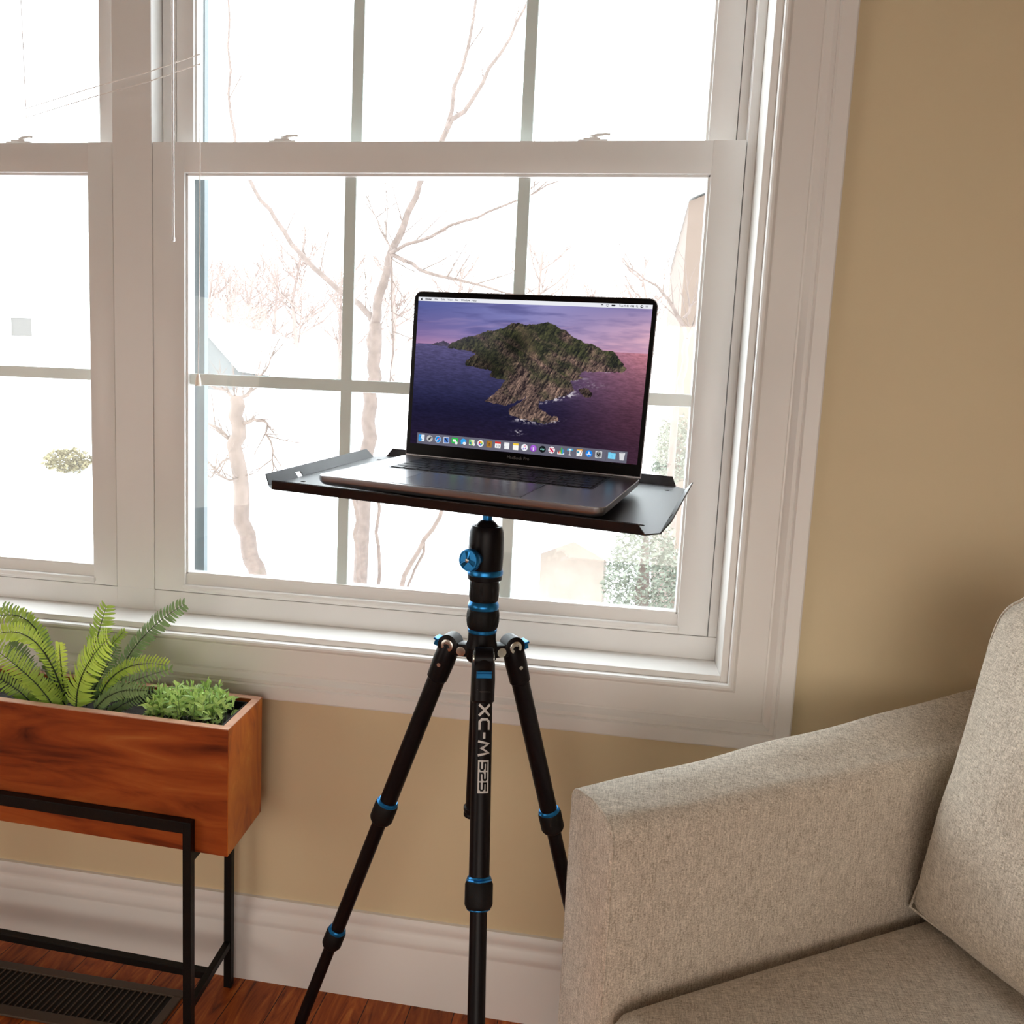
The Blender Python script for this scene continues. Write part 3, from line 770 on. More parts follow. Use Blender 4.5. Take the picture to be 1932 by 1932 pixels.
ring('collar', [(1225, .0150), (1219, .0215), (1215, .0212), (1207, .0192), (1192, .0190)], M['black'])
bm = B(); lathe(bm, (TX, TY, 0), (0, 0, 1), [(.553, .0095), (.556, .0125), (.800, .0125)], 28); recalc(bm)
col = obj('centre_column', bm, M['black'], tp, smooth=40)
bm = B(); lathe(bm, (TX, TY, 0), (0, 0, 1), [(.546, .0105), (.548, .0148), (.551, .0148), (.553, .0135), (.556, .0152), (.560, .0152), (.562, .0126)], 32); recalc(bm)
obj('end_cap', bm, M['black'], col, smooth=35)

# locking knob on the ball head
kd = V((-.36, -.93, .03)).normalized(); ko = V((TX, TY, zq(1050)))
bm = B(); lathe(bm, ko, kd, [(.018, .009), (.031, .009), (.032, .0128), (.0365, .0150), (.0425, .0150), (.044, .0142)], 40); recalc(bm)
kn = obj('knob', bm, M['blue'], tp, smooth=35, label='blue round locking knob')
kdn, kx_, ky_ = frame_of(kd)
bm = B(); kf = ko + kd * .0442
lathe(bm, ko, kd, [(.0438, .0130), (.0450, .0136), (.0450, .0122), (.0439, .0120)], 40)
recalc(bm); obj('rim', bm, M['blue'], kn, smooth=30)
bm = B()
for a in (.5, .5 + 2 * PI / 3, .5 + 4 * PI / 3):
    u_ = kx_ * math.cos(a) + ky_ * math.sin(a); v_ = kdn.cross(u_)
    q = [kf + u_ * .0012 + kd * .0042, kf + u_ * .0118 + v_ * .0035, kf + u_ * .0112 + v_ * -.0045, ]
    base = [kf + u_ * .0012, ]
    vs = [bm.verts.new(p) for p in (kf - u_ * .0015 + kd * .0024, kf + u_ * .0108 + v_ * .0060 - kd * .0004, kf + u_ * .0118 + kd * .0012, kf + u_ * .0112 - v_ * .0025 - kd * .0004)]
    bm.faces.new((vs[0], vs[1], vs[2])); bm.faces.new((vs[0], vs[2], vs[3])); bm.faces.new((vs[0], vs[3], vs[1])); bm.faces.new((vs[1], vs[3], vs[2]))
recalc(bm); obj('grip_fins', bm, M['blue'], kn)
bm = B(); lathe(bm, kf + kd * .0016, kd, [(0, .0026), (.0012, .0026), (.0016, .0018)], 20); recalc(bm)
sc_ = obj('screw', bm, M['steel'], kn, smooth=40)

# hub with three lugs, then three legs
LEGS = [('L', 19.5, -100, .285, .520), ('C', 20.75, 14, .285, .525), ('R', 16.0, 123, .285, .525)]
bm = B(); lathe(bm, (TX, TY, 0), (0, 0, 1), [(.772, .018), (.775, .0205), (.792, .0205), (.796, .016)], 36); recalc(bm)
for nm, al, ph, L1, L2 in LEGS:
    f = math.radians(ph); h = V((math.sin(f), -math.cos(f), 0)); sd = V((0, 0, 1)).cross(h)
    mtx = Matrix(((h.x, sd.x, 0, TX), (h.y, sd.y, 0, TY), (0, 0, 1, TZ), (0, 0, 0, 1)))
    box(bm, .012, .046, -.0105, .0105, -.014, .004, .003, 2, mtx)
obj('hub', bm, M['black'], tp, smooth=35)
def text_mesh(parent, name, s, size, place, m, bold=0, spacing=1):
    vs, fs = text_geo(s, size, bold, spacing); bm = B()
    bv_ = [bm.verts.new(place(x, y)) for x, y, _ in vs]
    for f_ in fs:
        try: bm.faces.new([bv_[i] for i in f_])
        except ValueError: pass
    return obj(name, bm, m, parent)

for nm, al, ph, L1, L2 in LEGS:
    f = math.radians(ph); a = math.radians(al); h = V((math.sin(f), -math.cos(f), 0)); sd = V((0, 0, 1)).cross(h)
    d = h * math.sin(a) + V((0, 0, -math.cos(a))); nfr = d.cross(sd).normalized()
    if nfr.dot(h) < 0: nfr = -nfr
    b0 = V((TX, TY, TZ)) + h * .046
    Lf = (b0.z - .006) / math.cos(a)
    # casting at the top
    bm = B(); lathe(bm, b0 - sd * .0125, sd, [(0, .0125), (.001, .0145), (.024, .0145), (.025, .0125)], 32)
    lathe(bm, b0 - d * .003, d, [(0, .0125), (.010, .0152), (.030, .0157), (.058, .0148), (.060, .0130)], 32); recalc(bm)
    jt = obj('leg_joint', bm, M['black'], tp, smooth=35)
    for sg in (-1, 1):
        bm = B(); lathe(bm, b0 + sd * sg * .0122, sd * sg, [(0, .0088), (.0014, .0088), (.0018, .0080), (.0018, .0045), (.0006, .0040)], 28)
        recalc(bm); obj('bolt', bm, M['steel'], jt, smooth=35)
    if nm != 'C':
        for sg in (-1, 1):
            bm = B(); lathe(bm, b0 + d * .030 + sd * sg * .0150, sd * sg, [(0, .0030), (.0012, .0028)], 16); recalc(bm); obj('pin', bm, M['steel'], jt, smooth=35)
            bm = B(); lathe(bm, V((TX, TY, TZ - .006)) + h * .026 + sd * sg * .0100, sd * sg, [(0, .0068), (.0014, .0066), (.0016, .0050)], 24); recalc(bm); obj('lug_bolt', bm, M['steel'], jt, smooth=35)
    bm = B(); tb = b0 + d * (.006 if nm != 'C' else .024) + nfr * .0155
    mt = Matrix(((sd.x, d.x, nfr.x, tb.x), (sd.y, d.y, nfr.y, tb.y), (sd.z, d.z, nfr.z, tb.z), (0, 0, 0, 1)))
    box(bm, -.010, .010, -.004, .003, -.003, .0045, .001, 2, mt)
    box(bm, -.010, .010, -.0065, -.0035, .001, .0075, .001, 2, mt)
    obj('angle_lock', bm, M['blue'], jt, label='blue metal tab')
    secs = [(.03, L1, .0128), (L1, L2, .0106), (L2, Lf - .02, .0090)]
    lg = None
    for i, (s0, s1, r0) in enumerate(secs):
        bm = B(); lathe(bm, b0, d, [(s0, r0), (s1, r0)], 28); recalc(bm); q = obj('leg_section', bm, M['black'], tp, smooth=40)
        if i == 0: lg = q
        if i < 2:
            R1 = (.0172, .0150)[i]; rn = (.0106, .0090)[i]; hl = (.0165, .0155)[i]
            bm = B(); lathe(bm, b0, d, [(s1 - hl, r0 + .0005), (s1 - hl, R1 - .0015), (s1 - hl + .004, R1), (s1 + hl - .006, R1), (s1 + hl - .002, R1 - .002), (s1 + hl, R1 - .0045), (s1 + hl, rn)], 40); recalc(bm)
            tl = obj('twist_lock', bm, M['rubber'], tp, smooth=40)
            bm = B(); lathe(bm, b0, d, [(s1 - hl - .0048, r0), (s1 - hl - .0048, R1 - .0035), (s1 - hl - .003, R1 - .0022), (s1 - hl - .0025, R1 - .0030), (s1 - hl - .0008, R1 - .0012), (s1 - hl + .0003, R1 - .0014)], 40)
            if nm == 'C': lathe(bm, b0, d, [(s1 + hl - .0015, R1 - .0026), (s1 + hl - .0005, R1 - .0026), (s1 + hl + .0006, R1 - .0042)], 40)
            recalc(bm); obj('ring', bm, M['blue'], tl, smooth=40, label='blue metal ring')
    bm = B(); lathe(bm, b0, d, [(Lf - .03, .0095), (Lf - .026, .0125), (Lf - .006, .0135), (Lf - .001, .010)], 24); recalc(bm); obj('foot', bm, M['rubber'], tp, smooth=40)
    if nm == 'C':
        # lettering wrapped round the tube, reading down the leg
        to_eye = (V((0, 0, EYE)) - (b0 + d * .1)).normalized(); to_eye = (to_eye - d * to_eye.dot(d)).normalized()
        sx_ = d.cross(to_eye).normalized()
        if sx_.x < 0: sx_ = -sx_         # to the right as seen
        def wrap(s0, c0, rr):
            def fn(x, y):
                an = (y - c0) / rr + .22
                return b0 + d * (s0 + x) + (to_eye * math.cos(an) + sx_ * math.sin(an)) * rr
            return fn
        GL = {'X': [[(0, 1), (.42, .56), (.58, .44), (1, 0)], [(0, 0), (.40, .42)], [(.60, .58), (1, 1)]],
              'C': [[(1, 1), (.25, 1), (0, .78), (0, .22), (.25, 0), (1, 0)]],
              '-': [[(0, .5), (1, .5)]],
              'M': [[(0, 0), (.16, 1), (.5, .25), (.84, 1), (1, 0)]],
              '5': [[(1, 1), (0, 1), (0, .56), (.8, .56), (1, .42), (1, .14), (.8, 0), (0, 0)]],
              '2': [[(0, 1), (.8, 1), (1, .86), (1, .62), (.8, .5), (.2, .5), (0, .38), (0, 0), (1, 0)]]}
        def glyph(bm, ch, s0, s1, c0, c1, wd_, rr):
            '''strokes of one sign: along the leg s0..s1, across the tube c0..c1'''
            wp = wrap(0, 0, rr)
            for st_ in GL[ch]:
                pts = [V((s0 + wd_ / 2 + a * (s1 - s0 - wd_), c0 + wd_ / 2 + b * (c1 - c0 - wd_))) for a, b in st_]
                L_, R_ = [], []
                for k, p in enumerate(pts):
                    d0 = (p - pts[k - 1]).normalized() if k else (pts[1] - p).normalized()
                    d1 = (pts[k + 1] - p).normalized() if k < len(pts) - 1 else d0
                    t_ = (d0 + d1).normalized(); nn = V((-t_.y, t_.x)); m_ = min(1.6, 1 / max(.4, nn.dot(V((-d0.y, d0.x)))))
                    ext = 0 if 0 < k < len(pts) - 1 else (wd_ / 2) * (-1 if k == 0 else 1)
                    q = p + t_ * ext; L_.append(q + nn * wd_ / 2 * m_); R_.append(q - nn * wd_ / 2 * m_)
                for k in range(len(pts) - 1):
                    n6 = 6; prev = None
                    for e_ in range(n6 + 1):
                        a_ = L_[k].lerp(L_[k + 1], e_ / n6); b_ = R_[k].lerp(R_[k + 1], e_ / n6)
                        va, vb = bm.verts.new(wp(a_.x, a_.y)), bm.verts.new(wp(b_.x, b_.y))
                        if prev: bm.faces.new((prev[0], prev[1], vb, va))
                        prev = (va, vb)
        bm = B(); HC = .0078
        for ch, q0, q1 in (('X', .0586, .0735), ('C', .0760, .0905), ('-', .0935, .1010), ('M', .1030, .1225)):
            glyph(bm, ch, q0, q1, -HC, HC, .0031, .0131)
        obj('lettering', bm, M['letter'], lg)
        bm = B(); n_ = 10
        wp = wrap(0, 0, .01305)
        gs = [[bm.verts.new(wp(.127 + .0395 * i / 4, -.0073 + .0146 * j / n_)) for j in range(n_ + 1)] for i in range(5)]
        for i in range(4):
            for j in range(n_): bm.faces.new((gs[i][j], gs[i + 1][j], gs[i + 1][j + 1], gs[i][j + 1]))
        obj('number_plate', bm, M['letter'], lg, label='silver printed block behind the dark digits')
        bm = B()
        for k, ch in enumerate('525'): glyph(bm, ch, .1292 + .0122 * k, .1292 + .0122 * k + .0105, -.0054, .0052, .0022, .0133)
        obj('digits', bm, M['black'], lg)
        def flat(s0, x0):
            def fn(x, y):
                an = (x + x0) / .0152 + .2
                return b0 + d * (s0 - y) + (to_eye * math.cos(an) + sx_ * math.sin(an)) * .0152
            return fn
        def flat2(s0, x0):
            def fn(x, y):
                an = (x + x0) / .0131 + .2
                return b0 + d * (s0 - y) + (to_eye * math.cos(an) + sx_ * math.sin(an)) * .0160
            return fn
        text_mesh(jt, 'maker_lettering', '[pro]master', .0040, flat(.040, -.0100), M['letter'], 0, 1.0)
        text_mesh(jt, 'maker_lettering', 'PROFESSIONAL', .0018, flat(.0440, -.0075), M['faint'], 0, 1.3)

# ------------------------------------------------------------------ tray
tn = V((.018, -.104, .9944)).normalized()
txx = V((.9866, -.156, -.034)); txx = (txx - tn * txx.dot(tn)).normalized(); tyy = tn.cross(txx)
TC = V((-.1796, 1.0313, EYE - .0888 - .0007)) - tyy * .007
TM = Matrix(((txx.x, tyy.x, tn.x, TC.x), (txx.y, tyy.y, tn.y, TC.y), (txx.z, tyy.z, tn.z, TC.z), (0, 0, 0, 1)))
ty = thing('laptop_tray', 'flat black metal tray with upturned edges mounted on the tripod under the laptop', 'tray', tuple(TC))
HW, HD, CH, TH = .250, .157, .016, .0016
def prism_local(bm, outer, holes, z0, z1):
    """plate with round/rect holes: filled by triangulation"""
    es = []
    for lp in [outer] + holes:
        vs = [bm.verts.new((x, y, z1)) for x, y in lp]
        es += [bm.edges.new((vs[i], vs[(i + 1) % len(vs)])) for i in range(len(vs))]
    r = bmesh.ops.triangle_fill(bm, use_beauty=True, use_dissolve=False, edges=es)
    fs = [g_ for g_ in r['geom'] if isinstance(g_, bmesh.types.BMFace)]
    ex = bmesh.ops.extrude_face_region(bm, geom=fs)
    bmesh.ops.translate(bm, vec=(0, 0, z0 - z1), verts=[g_ for g_ in ex['geom'] if isinstance(g_, bmesh.types.BMVert)])
    recalc(bm)
outer = [(-HW + CH, -HD), (HW - CH, -HD), (HW, -HD + CH), (HW, HD - CH), (HW - CH, HD), (-HW + CH, HD), (-HW, HD - CH), (-HW, -HD + CH)]
circ = lambda cx, cy, r, n=14: [(cx + r * math.cos(2 * PI * k / n), cy + r * math.sin(2 * PI * k / n)) for k in range(n)]
holes = [circ(-HW + .024, -HD + .058, .0035), (circ(HW - .026, -HD + .040, .0045)), circ(-HW + .024, HD - .04, .0045), circ(HW - .024, HD - .04, .0035)]
bm = B(); prism_local(bm, outer, holes, -TH, 0); bm.transform(TM)
plate = obj('plate', bm, M['powder'], ty)
def flange(side):
    # side: 0 front 1 right 2 back 3 left ; local run along t, outward o
    L = (HW if side in (0, 2) else HD) - CH; off = HD if side in (0, 2) else HW
    out_, up_ = .0095, .0125
    def pos(t, a, inn=0):
        o_ = off + out_ * a - inn * .8; z = up_ * a + inn * .6 - TH * .5
        return {0: V((t, -o_, z)), 1: V((o_, t, z)), 2: V((t, o_, z)), 3: V((-o_, t, z))}[side]
    bm = B()
    e = .007
    ts = [(-L, L)]
    if side in (1, 3): ts = [(-L, -.075), (-.063, L)]
    for t0_, t1_ in ts:
        s0 = e if t0_ == -L else 0; s1 = e if t1_ == L else 0
        loop = [pos(t0_, 0), pos(t1_, 0), pos(t1_ - s1, 1), pos(t0_ + s0, 1)]
        inn = V({0: (0, 1, .75), 1: (-1, 0, .75), 2: (0, -1, .75), 3: (1, 0, .75)}[side]).normalized() * TH
        poly_extrude(bm, loop, inn)
    if len(ts) == 2:   # the strip above the slot
        loop = [pos(-.076, .5), pos(-.062, .5), pos(-.062, 1), pos(-.076, 1)]
        poly_extrude(bm, loop, inn)
    recalc(bm); bm.transform(TM); obj('flange', bm, M['powder'], ty)
for s in range(4): flange(s)
bm = B(); box(bm, -.035, .035, -.035, .035, -.0065, -TH, .0015)
for k in range(4):
    a = PI / 4 + k * PI / 2; tube(bm, [(.028 * math.cos(a), .028 * math.sin(a), -.0065), (.028 * math.cos(a), .028 * math.sin(a), -.0085)], .0035, 12)
bm.transform(TM); obj('mounting_plate', bm, M['powder'], ty)

# ------------------------------------------------------------------ laptop
RL = Matrix(((0.98552, 0.16837, 0.02), (-0.16628, 0.98283, -0.08), (-0.03313, 0.07552, 0.99659)))
TL = V((-0.3307, 1.1317, EYE - .0578))
LM = Matrix.Translation(TL) @ RL.to_4x4()
LID = .0661
W_, DP, TB = .358, .246, .0150
lap = thing('laptop', 'open grey laptop showing an island wallpaper, standing on the black tray', 'laptop', tuple(LM @ V((.179, -.123, -.016))))
def rr(x0, x1, y0, y1, r, n=6, corners=(1, 1, 1, 1)):
    pts = []
    for (cx, cy, a0, on) in ((x1, y1, 0, corners[0]), (x0, y1, PI / 2, corners[1]), (x0, y0, PI, corners[2]), (x1, y0, 3 * PI / 2, corners[3])):
        if not on: pts.append((cx, cy)); continue
        ox = cx - r if cx == x1 else cx + r; oy = cy - r if cy == y1 else cy + r
        for k in range(n + 1):
            a = a0 + PI / 2 * k / n; pts.append((ox + r * math.cos(a), oy + r * math.sin(a)))
    return pts
def loft(bm, loops):
    rs = [[bm.verts.new(p) for p in lp] for lp in loops]; n = len(rs[0])
    for a, b in zip(rs, rs[1:]):
        for i in range(n): bm.faces.new((a[i], a[(i + 1) % n], b[(i + 1) % n], b[i]))
    bm.faces.new(rs[0][::-1]); bm.faces.new(rs[-1]); recalc(bm)
bm = B(); ls_ = []
for ins, z in ((.022, -.0140), (.010, -.0134), (.003, -.0108), (.0005, -.0075), (0, -.0055), (0, -.0006), (.0006, 0)):
    ls_.append([(x, y, z) for x, y in rr(ins, W_ - ins, -DP + ins, -ins, .0125)])
loft(bm, ls_); bm.transform(LM)
base = obj('base', bm, M['alu'], lap, smooth=30)
for fx in (.03, W_ - .03):
    for fy in (-.03, -DP + .03):
        bm = B(); tube(bm, [(fx, fy, -.0135), (fx, fy, -.0155)], [.008, .007], 16); bm.transform(LM); obj('rubber_foot', bm, M['rubber'], base)
bm = B(); poly_extrude(bm, [(x, y, -.0002) for x, y in rr(.150, .208, -DP - .0003, -DP + .0035, .002, corners=(1, 1, 0, 0))], (0, 0, .0006)); recalc(bm); bm.transform(LM); obj('opening_notch', bm, M['alu'], base)
bm = B(); poly_extrude(bm, [(x, y, .0001) for x, y in rr(.098, .260, -DP + .007, -.138, .003)], (0, 0, .0003)); recalc(bm); bm.transform(LM)
tpd = obj('trackpad', bm, mat('trackpad_grey', (.32, .31, .325), .24, metal=.9), lap)
bm = B()
for q in ((.0972, .0979, -DP + .006, -.1372), (.2601, .2608, -DP + .006, -.1372), (.0972, .2608, -.1378, -.1372)): box(bm, q[0], q[1], q[2], q[3], 0, .00025)
bm.transform(LM); obj('edge_groove', bm, M['hinge'], tpd)
bm = B(); poly_extrude(bm, [(x, y, .0001) for x, y in rr(.038, .320, -.1310, -.0165, .004)], (0, 0, .0002)); recalc(bm); bm.transform(LM)
kb = obj('keyboard_well', bm, M['hinge'], lap)
rows = [(-.0275, .009, [1.5] + [11.2] + [1.3]), (-.0445, .0155, [1] * 13 + [1.5]), (-.0635, .0155, [1.5] + [1] * 13), (-.0825, .0155, [1.8] + [1] * 11 + [1.7]), (-.1015, .0155, [2.3] + [1] * 10 + [2.2]), (-.1205, .0155, [1, 1, 1, 1.25, 5.25, 1.25, 1, 1, 1, .75])]
for y, hk, ks in rows:
    tot = sum(ks); x = .0405; unit = .277 / tot
    for kw in ks:
        x1_ = x + kw * unit; bm = B(); box(bm, x + .0012, x1_ - .0012, y - hk / 2, y + hk / 2, .0003, .0013, .0004, 1); bm.transform(LM); obj('key', bm, M['key'], kb); x = x1_
# lid
LL = LM @ Matrix.Translation((0, 0, -.004)) @ Matrix.Rotation(-LID, 4, 'X') @ Matrix(((1, 0, 0, 0), (0, 0, -1, 0), (0, 1, 0, 0), (0, 0, 0, 1)))
# in lid space: x right, y up the lid, z towards the viewer
bm = B(); ls_ = []
for ins, z in ((.004, -.0052), (.0008, -.0040), (0, -.0022), (0, -.0006)):
    ls_.append([(x, y, z) for x, y in rr(ins, W_ - ins, .004, .246 - ins, .0115, corners=(1, 1, 0, 0))])
loft(bm, ls_); bm.transform(LL); lid = obj('lid', bm, M['alu'], lap, smooth=30)
bm = B(); poly_extrude(bm, [(x, y, -.0006) for x, y in rr(.0009, W_ - .0009, .006, .2450, .0108, corners=(1, 1, 0, 0))], (0, 0, .0007)); recalc(bm); bm.transform(LL)
obj('bezel', bm, M['bezel'], lid)
bm = B(); tube(bm, [LM @ V((.020, -.0008, -.0045)), LM @ V((W_ - .020, -.0008, -.0045))], .0050, 16); obj('hinge', bm, M['hinge'], lap, smooth=40)
SX0, SY1, SW, SH = .0069, .246 - .0085, .3442, .2151
SY0 = SY1 - SH
def lidp(x, y, z=0): return LL @ V((x, y, z))

# photograph of an island as the screen picture, painted in numpy
QZ = [(183, 148), (1762, 196), (1652, 1290), (112, 1137)]     # screen corners TL TR BR BL in the 3.58x close view
def homog(src, dst):
    A = []
    for (x, y), (u, v) in zip(src, dst):
        A.append([x, y, 1, 0, 0, 0, -u * x, -u * y, -u]); A.append([0, 0, 0, x, y, 1, -v * x, -v * y, -v])
    return np.linalg.svd(np.array(A, float))[2][-1].reshape(3, 3)
HZ = homog([(0, 0), (1, 0), (1, 1), (0, 1)], QZ); HI = np.linalg.inv(HZ)
def z2uv(x, y):
    q = HI @ np.array([x, y, 1.0]); return q[0] / q[2], q[1] / q[2]
NX, NY = 520, 325
U, Vv = np.meshgrid(np.linspace(0, 1, NX), np.linspace(0, 1, NY))
den = HZ[2, 0] * U + HZ[2, 1] * Vv + HZ[2, 2]
ZX = (HZ[0, 0] * U + HZ[0, 1] * Vv + HZ[0, 2]) / den; ZY = (HZ[1, 0] * U + HZ[1, 1] * Vv + HZ[1, 2]) / den
rs = np.random.RandomState(5)
def vnoise(x, y, seed):
    r = np.random.RandomState(seed).rand(257, 257)
    xi = np.floor(x).astype(int) % 256; yi = np.floor(y).astype(int) % 256; fx = x - np.floor(x); fy = y - np.floor(y)
    fx = fx * fx * (3 - 2 * fx); fy = fy * fy * (3 - 2 * fy)
    return (r[yi, xi] * (1 - fx) + r[yi, xi + 1] * fx) * (1 - fy) + (r[yi + 1, xi] * (1 - fx) + r[yi + 1, xi + 1] * fx) * fy
def fbm(x, y, seed, o=5, ridge=False):
    s = 0; a = .5; t = 0
    for i in range(o):
        n = vnoise(x * 2 ** i, y * 2 ** i, seed + i)
        if ridge: n = 1 - abs(2 * n - 1)
        s = s + a * n; t += a; a *= .55
    return s / t
def inpoly(pts, X, Y):
    ins = np.zeros(X.shape, bool); n = len(pts)
    for i in range(n):
        (xa, ya), (xb, yb) = pts[i], pts[(i + 1) % n]
        if ya == yb: continue
        c = ((ya > Y) != (yb > Y)) & (X < (xb - xa) * (Y - ya) / (yb - ya) + xa); ins ^= c
    return ins
def lerp3(a, b, t): t = np.clip(t, 0, 1)[..., None]; return np.array(a) * (1 - t) + np.array(b) * t if not isinstance(a, np.ndarray) or a.ndim < 3 else a * (1 - t) + b * t
def blend(img, colr, t): t = np.clip(t, 0, 1)[..., None]; return img * (1 - t) + np.array(colr, float) * t
hor = 460 + (ZX - 155) * 70 / 1585
up = np.clip((hor - ZY) / 300, 0, 1); xx = (ZX - 150) / 1600
img = lerp3((140, 112, 160), (118, 120, 180), xx * 1.3) * 1.0
img = blend(img, (88, 95, 155), up * (1 - xx * .6) * 1.2)
img = blend(img, (150, 150, 205), np.exp(-((xx - .5) / .28) ** 2) * up * .8)
img = blend(img, (226, 178, 196), np.clip(xx - .42, 0, 1) * 2.5 * (1 - up * .75))
img = blend(img, (205, 150, 180), np.clip(1 - up * 5, 0, 1) * .45)
cl = fbm(ZX / 420 + .3 * fbm(ZX / 300, ZY / 80, 60), (ZY - .04 * ZX) / 62, 11, 5)
img = blend(img, (78, 76, 128), np.clip((cl - .50) * 5, 0, 1) * .75 * (1 - .6 * np.clip(xx, 0, 1)))
cl2 = fbm(ZX / 380, (ZY + .02 * ZX) / 40, 23, 5)
img = blend(img, (222, 176, 205), np.clip((cl2 - .56) * 5, 0, 1) * .45 * np.clip(.3 + xx, 0, 1))
sea = ZY > hor
dn = np.clip((ZY - hor) / 650, 0, 1)
sc_ = lerp3((92, 86, 128), (196, 128, 142), (xx - .50) * 2.2)
sc_ = blend(sc_, (26, 28, 58), np.clip(dn * 1.45, 0, 1) * (1 - np.clip((xx - .62) * 1.6, 0, 1)) ** 1.0)
sc_ = blend(sc_, (88, 52, 66), np.clip(dn * 1.25, 0, 1) * np.clip((xx - .5) * 2.4, 0, 1))
sc_ = blend(sc_, (38, 26, 44), np.clip((dn - .5) * 1.5, 0, 1) * np.clip(1 - (xx - .75) * 2.0, 0, 1))
wv = fbm((ZX + ZY) / 30, (ZY - .18 * ZX) / 6, 31, 4)
sc_ = sc_ * (1 + (wv - .5) * .42)[..., None]
img = np.where(sea[..., None], sc_, img)
shd = lambda p: [(x, y) for x, y in p]
islet = [(252, 473), (285, 457), (318, 452), (338, 440), (362, 450), (386, 462), (392, 484)]
far = [(368, 492), (400, 455), (470, 428), (560, 405), (640, 378), (700, 372), (760, 352), (800, 328), (850, 321), (905, 336), (1000, 325), (1050, 316), (1105, 340), (1135, 362), (1180, 372), (1212, 408), (1290, 452), (1350, 466), (1430, 508), (1495, 516), (1530, 560), (1556, 598), (1580, 636), (1545, 662), (1462, 650), (1350, 655), (1290, 648), (1262, 680), (1285, 690), (1240, 712), (1195, 712), (1215, 760), (1226, 784), (1150, 822), (1060, 846), (985, 856), (985, 905), (1035, 930), (1062, 952), (1108, 958), (1124, 985), (1085, 992), (1020, 1010), (960, 990), (880, 985), (820, 955), (775, 935), (790, 900), (855, 862), (905, 820), (850, 850), (760, 885), (690, 868), (620, 852), (680, 808), (722, 760), (760, 712), (700, 700), (655, 680), (668, 648), (640, 636), (570, 630), (483, 607), (500, 575), (560, 528), (520, 516), (440, 502)]
JX = ZX + (fbm(ZX / 26, ZY / 26, 71) - .5) * 22; JY = ZY + (fbm(ZX / 22, ZY / 22, 81) - .5) * 18
im = inpoly(islet, JX, JY); img = np.where(im[..., None], np.array([78, 72, 92.]) * (1 + (fbm(ZX / 20, ZY / 9, 90) - .5)[..., None] * .6), img)
im = inpoly(far, JX, JY)
QA = ZX * .85 + ZY * .5; QB = ZY * .85 - ZX * .5
hh = fbm(QA / 170, QB / 120, 101, 6, True) + .22 * fbm(QA / 30, QB / 60, 111, 4, True)
gy, gx_ = np.gradient(hh); lit = np.clip(.42 - gx_ * 9 - gy * 6 + (fbm(ZX / 9, ZY / 9, 151, 3) - .5) * .7, 0, 1.25)
low = np.clip((ZY - 560) / 230, 0, 1); rock = np.clip(low + (fbm(QA / 120, QB / 60, 121) - .46) * 3.0 + np.clip((ZX - 1150) / 900, 0, .3) * (ZY > 540), 0, 1)
green = lerp3((34, 36, 34), (92, 92, 62), lit); brown = lerp3((40, 32, 36), (186, 152, 132), lit * .85)
land = green * (1 - rock[..., None]) + brown * rock[..., None]
pathm = np.exp(-((ZX - (870 + (ZY - 350) * .42)) / 34) ** 2) * (ZY < 560) * (ZY > 345)
land = blend(land, (150, 122, 100), pathm * .75 * fbm(ZX / 18, ZY / 18, 131))
hz = np.clip(1 - (ZX - 360) / 420, 0, 1) * np.clip((560 - ZY) / 160, 0, 1)
land = blend(land, (84, 80, 100), hz * .55)
dk = np.clip((1 - abs(ZX - 640) / 260), 0, 1) * np.clip((ZY - 500) / 150, 0, 1) * np.clip((720 - ZY) / 60, 0, 1)
land = land * (1 - .55 * dk)[..., None]
dk2 = np.exp(-((ZX - 830) / 90) ** 2 - ((ZY - 470) / 90) ** 2); land = land * (1 - .45 * dk2)[..., None]
img = np.where(im[..., None], land, img)
st = [(1258, 772), (1285, 764), (1320, 770), (1346, 800), (1340, 828), (1300, 824), (1270, 800)]
im2 = inpoly(st, JX, JY); img = np.where(im2[..., None], brown * .62, img)
# surf along the shore
def foam(cx, cy, sx, sy, ang, k):
    ca, sa = math.cos(ang), math.sin(ang); a = (ZX - cx) * ca + (ZY - cy) * sa; b = -(ZX - cx) * sa + (ZY - cy) * ca
    return np.exp(-(a / sx) ** 2 - (b / sy) ** 2) * k
fm = foam(1090, 842, 110, 13, -.22, 1.5) + foam(1180, 806, 70, 22, -.3, 1.1) + foam(890, 985, 80, 18, .15, 1.3) + foam(1060, 995, 70, 12, -.1, 1.3) + foam(838, 1068, 42, 16, 0, 1.2) + foam(1250, 706, 60, 7, -.1, .9) + foam(1420, 655, 130, 4, .02, .8) + foam(1330, 740, 90, 22, .1, .5)
fn = np.clip((fbm(ZX / 15, ZY / 11, 141, 4) - .50) * 6, 0, 1)
img = blend(img, (205, 198, 205), fm * fn * (~im | (fm > 1)) * .9)
img = np.clip(img, 0, 255) / 255
lin = np.where(img <= .04045, img / 12.92, ((img + .055) / 1.055) ** 2.4)
cols = np.ones((NX * NY, 4), np.float32); cols[:, :3] = lin.reshape(-1, 3)
co = np.zeros((NX * NY, 3), np.float32)
Lm = np.array(LL)
px_ = SX0 + U.ravel() * SW; py_ = SY1 - Vv.ravel() * SH; pz_ = np.full(NX * NY, .0004)
loc = np.stack([px_, py_, pz_, np.ones_like(px_)], 1) @ Lm.T; co[:] = loc[:, :3]
idx = np.arange(NX * NY).reshape(NY, NX)
quads = np.stack([idx[1:, :-1], idx[1:, 1:], idx[:-1, 1:], idx[:-1, :-1]], -1).reshape(-1, 4).astype(np.int32)
me = bpy.data.meshes.new('screen'); me.vertices.add(NX * NY); me.vertices.foreach_set('co', co.ravel())
me.loops.add(quads.size); me.loops.foreach_set('vertex_index', quads.ravel())
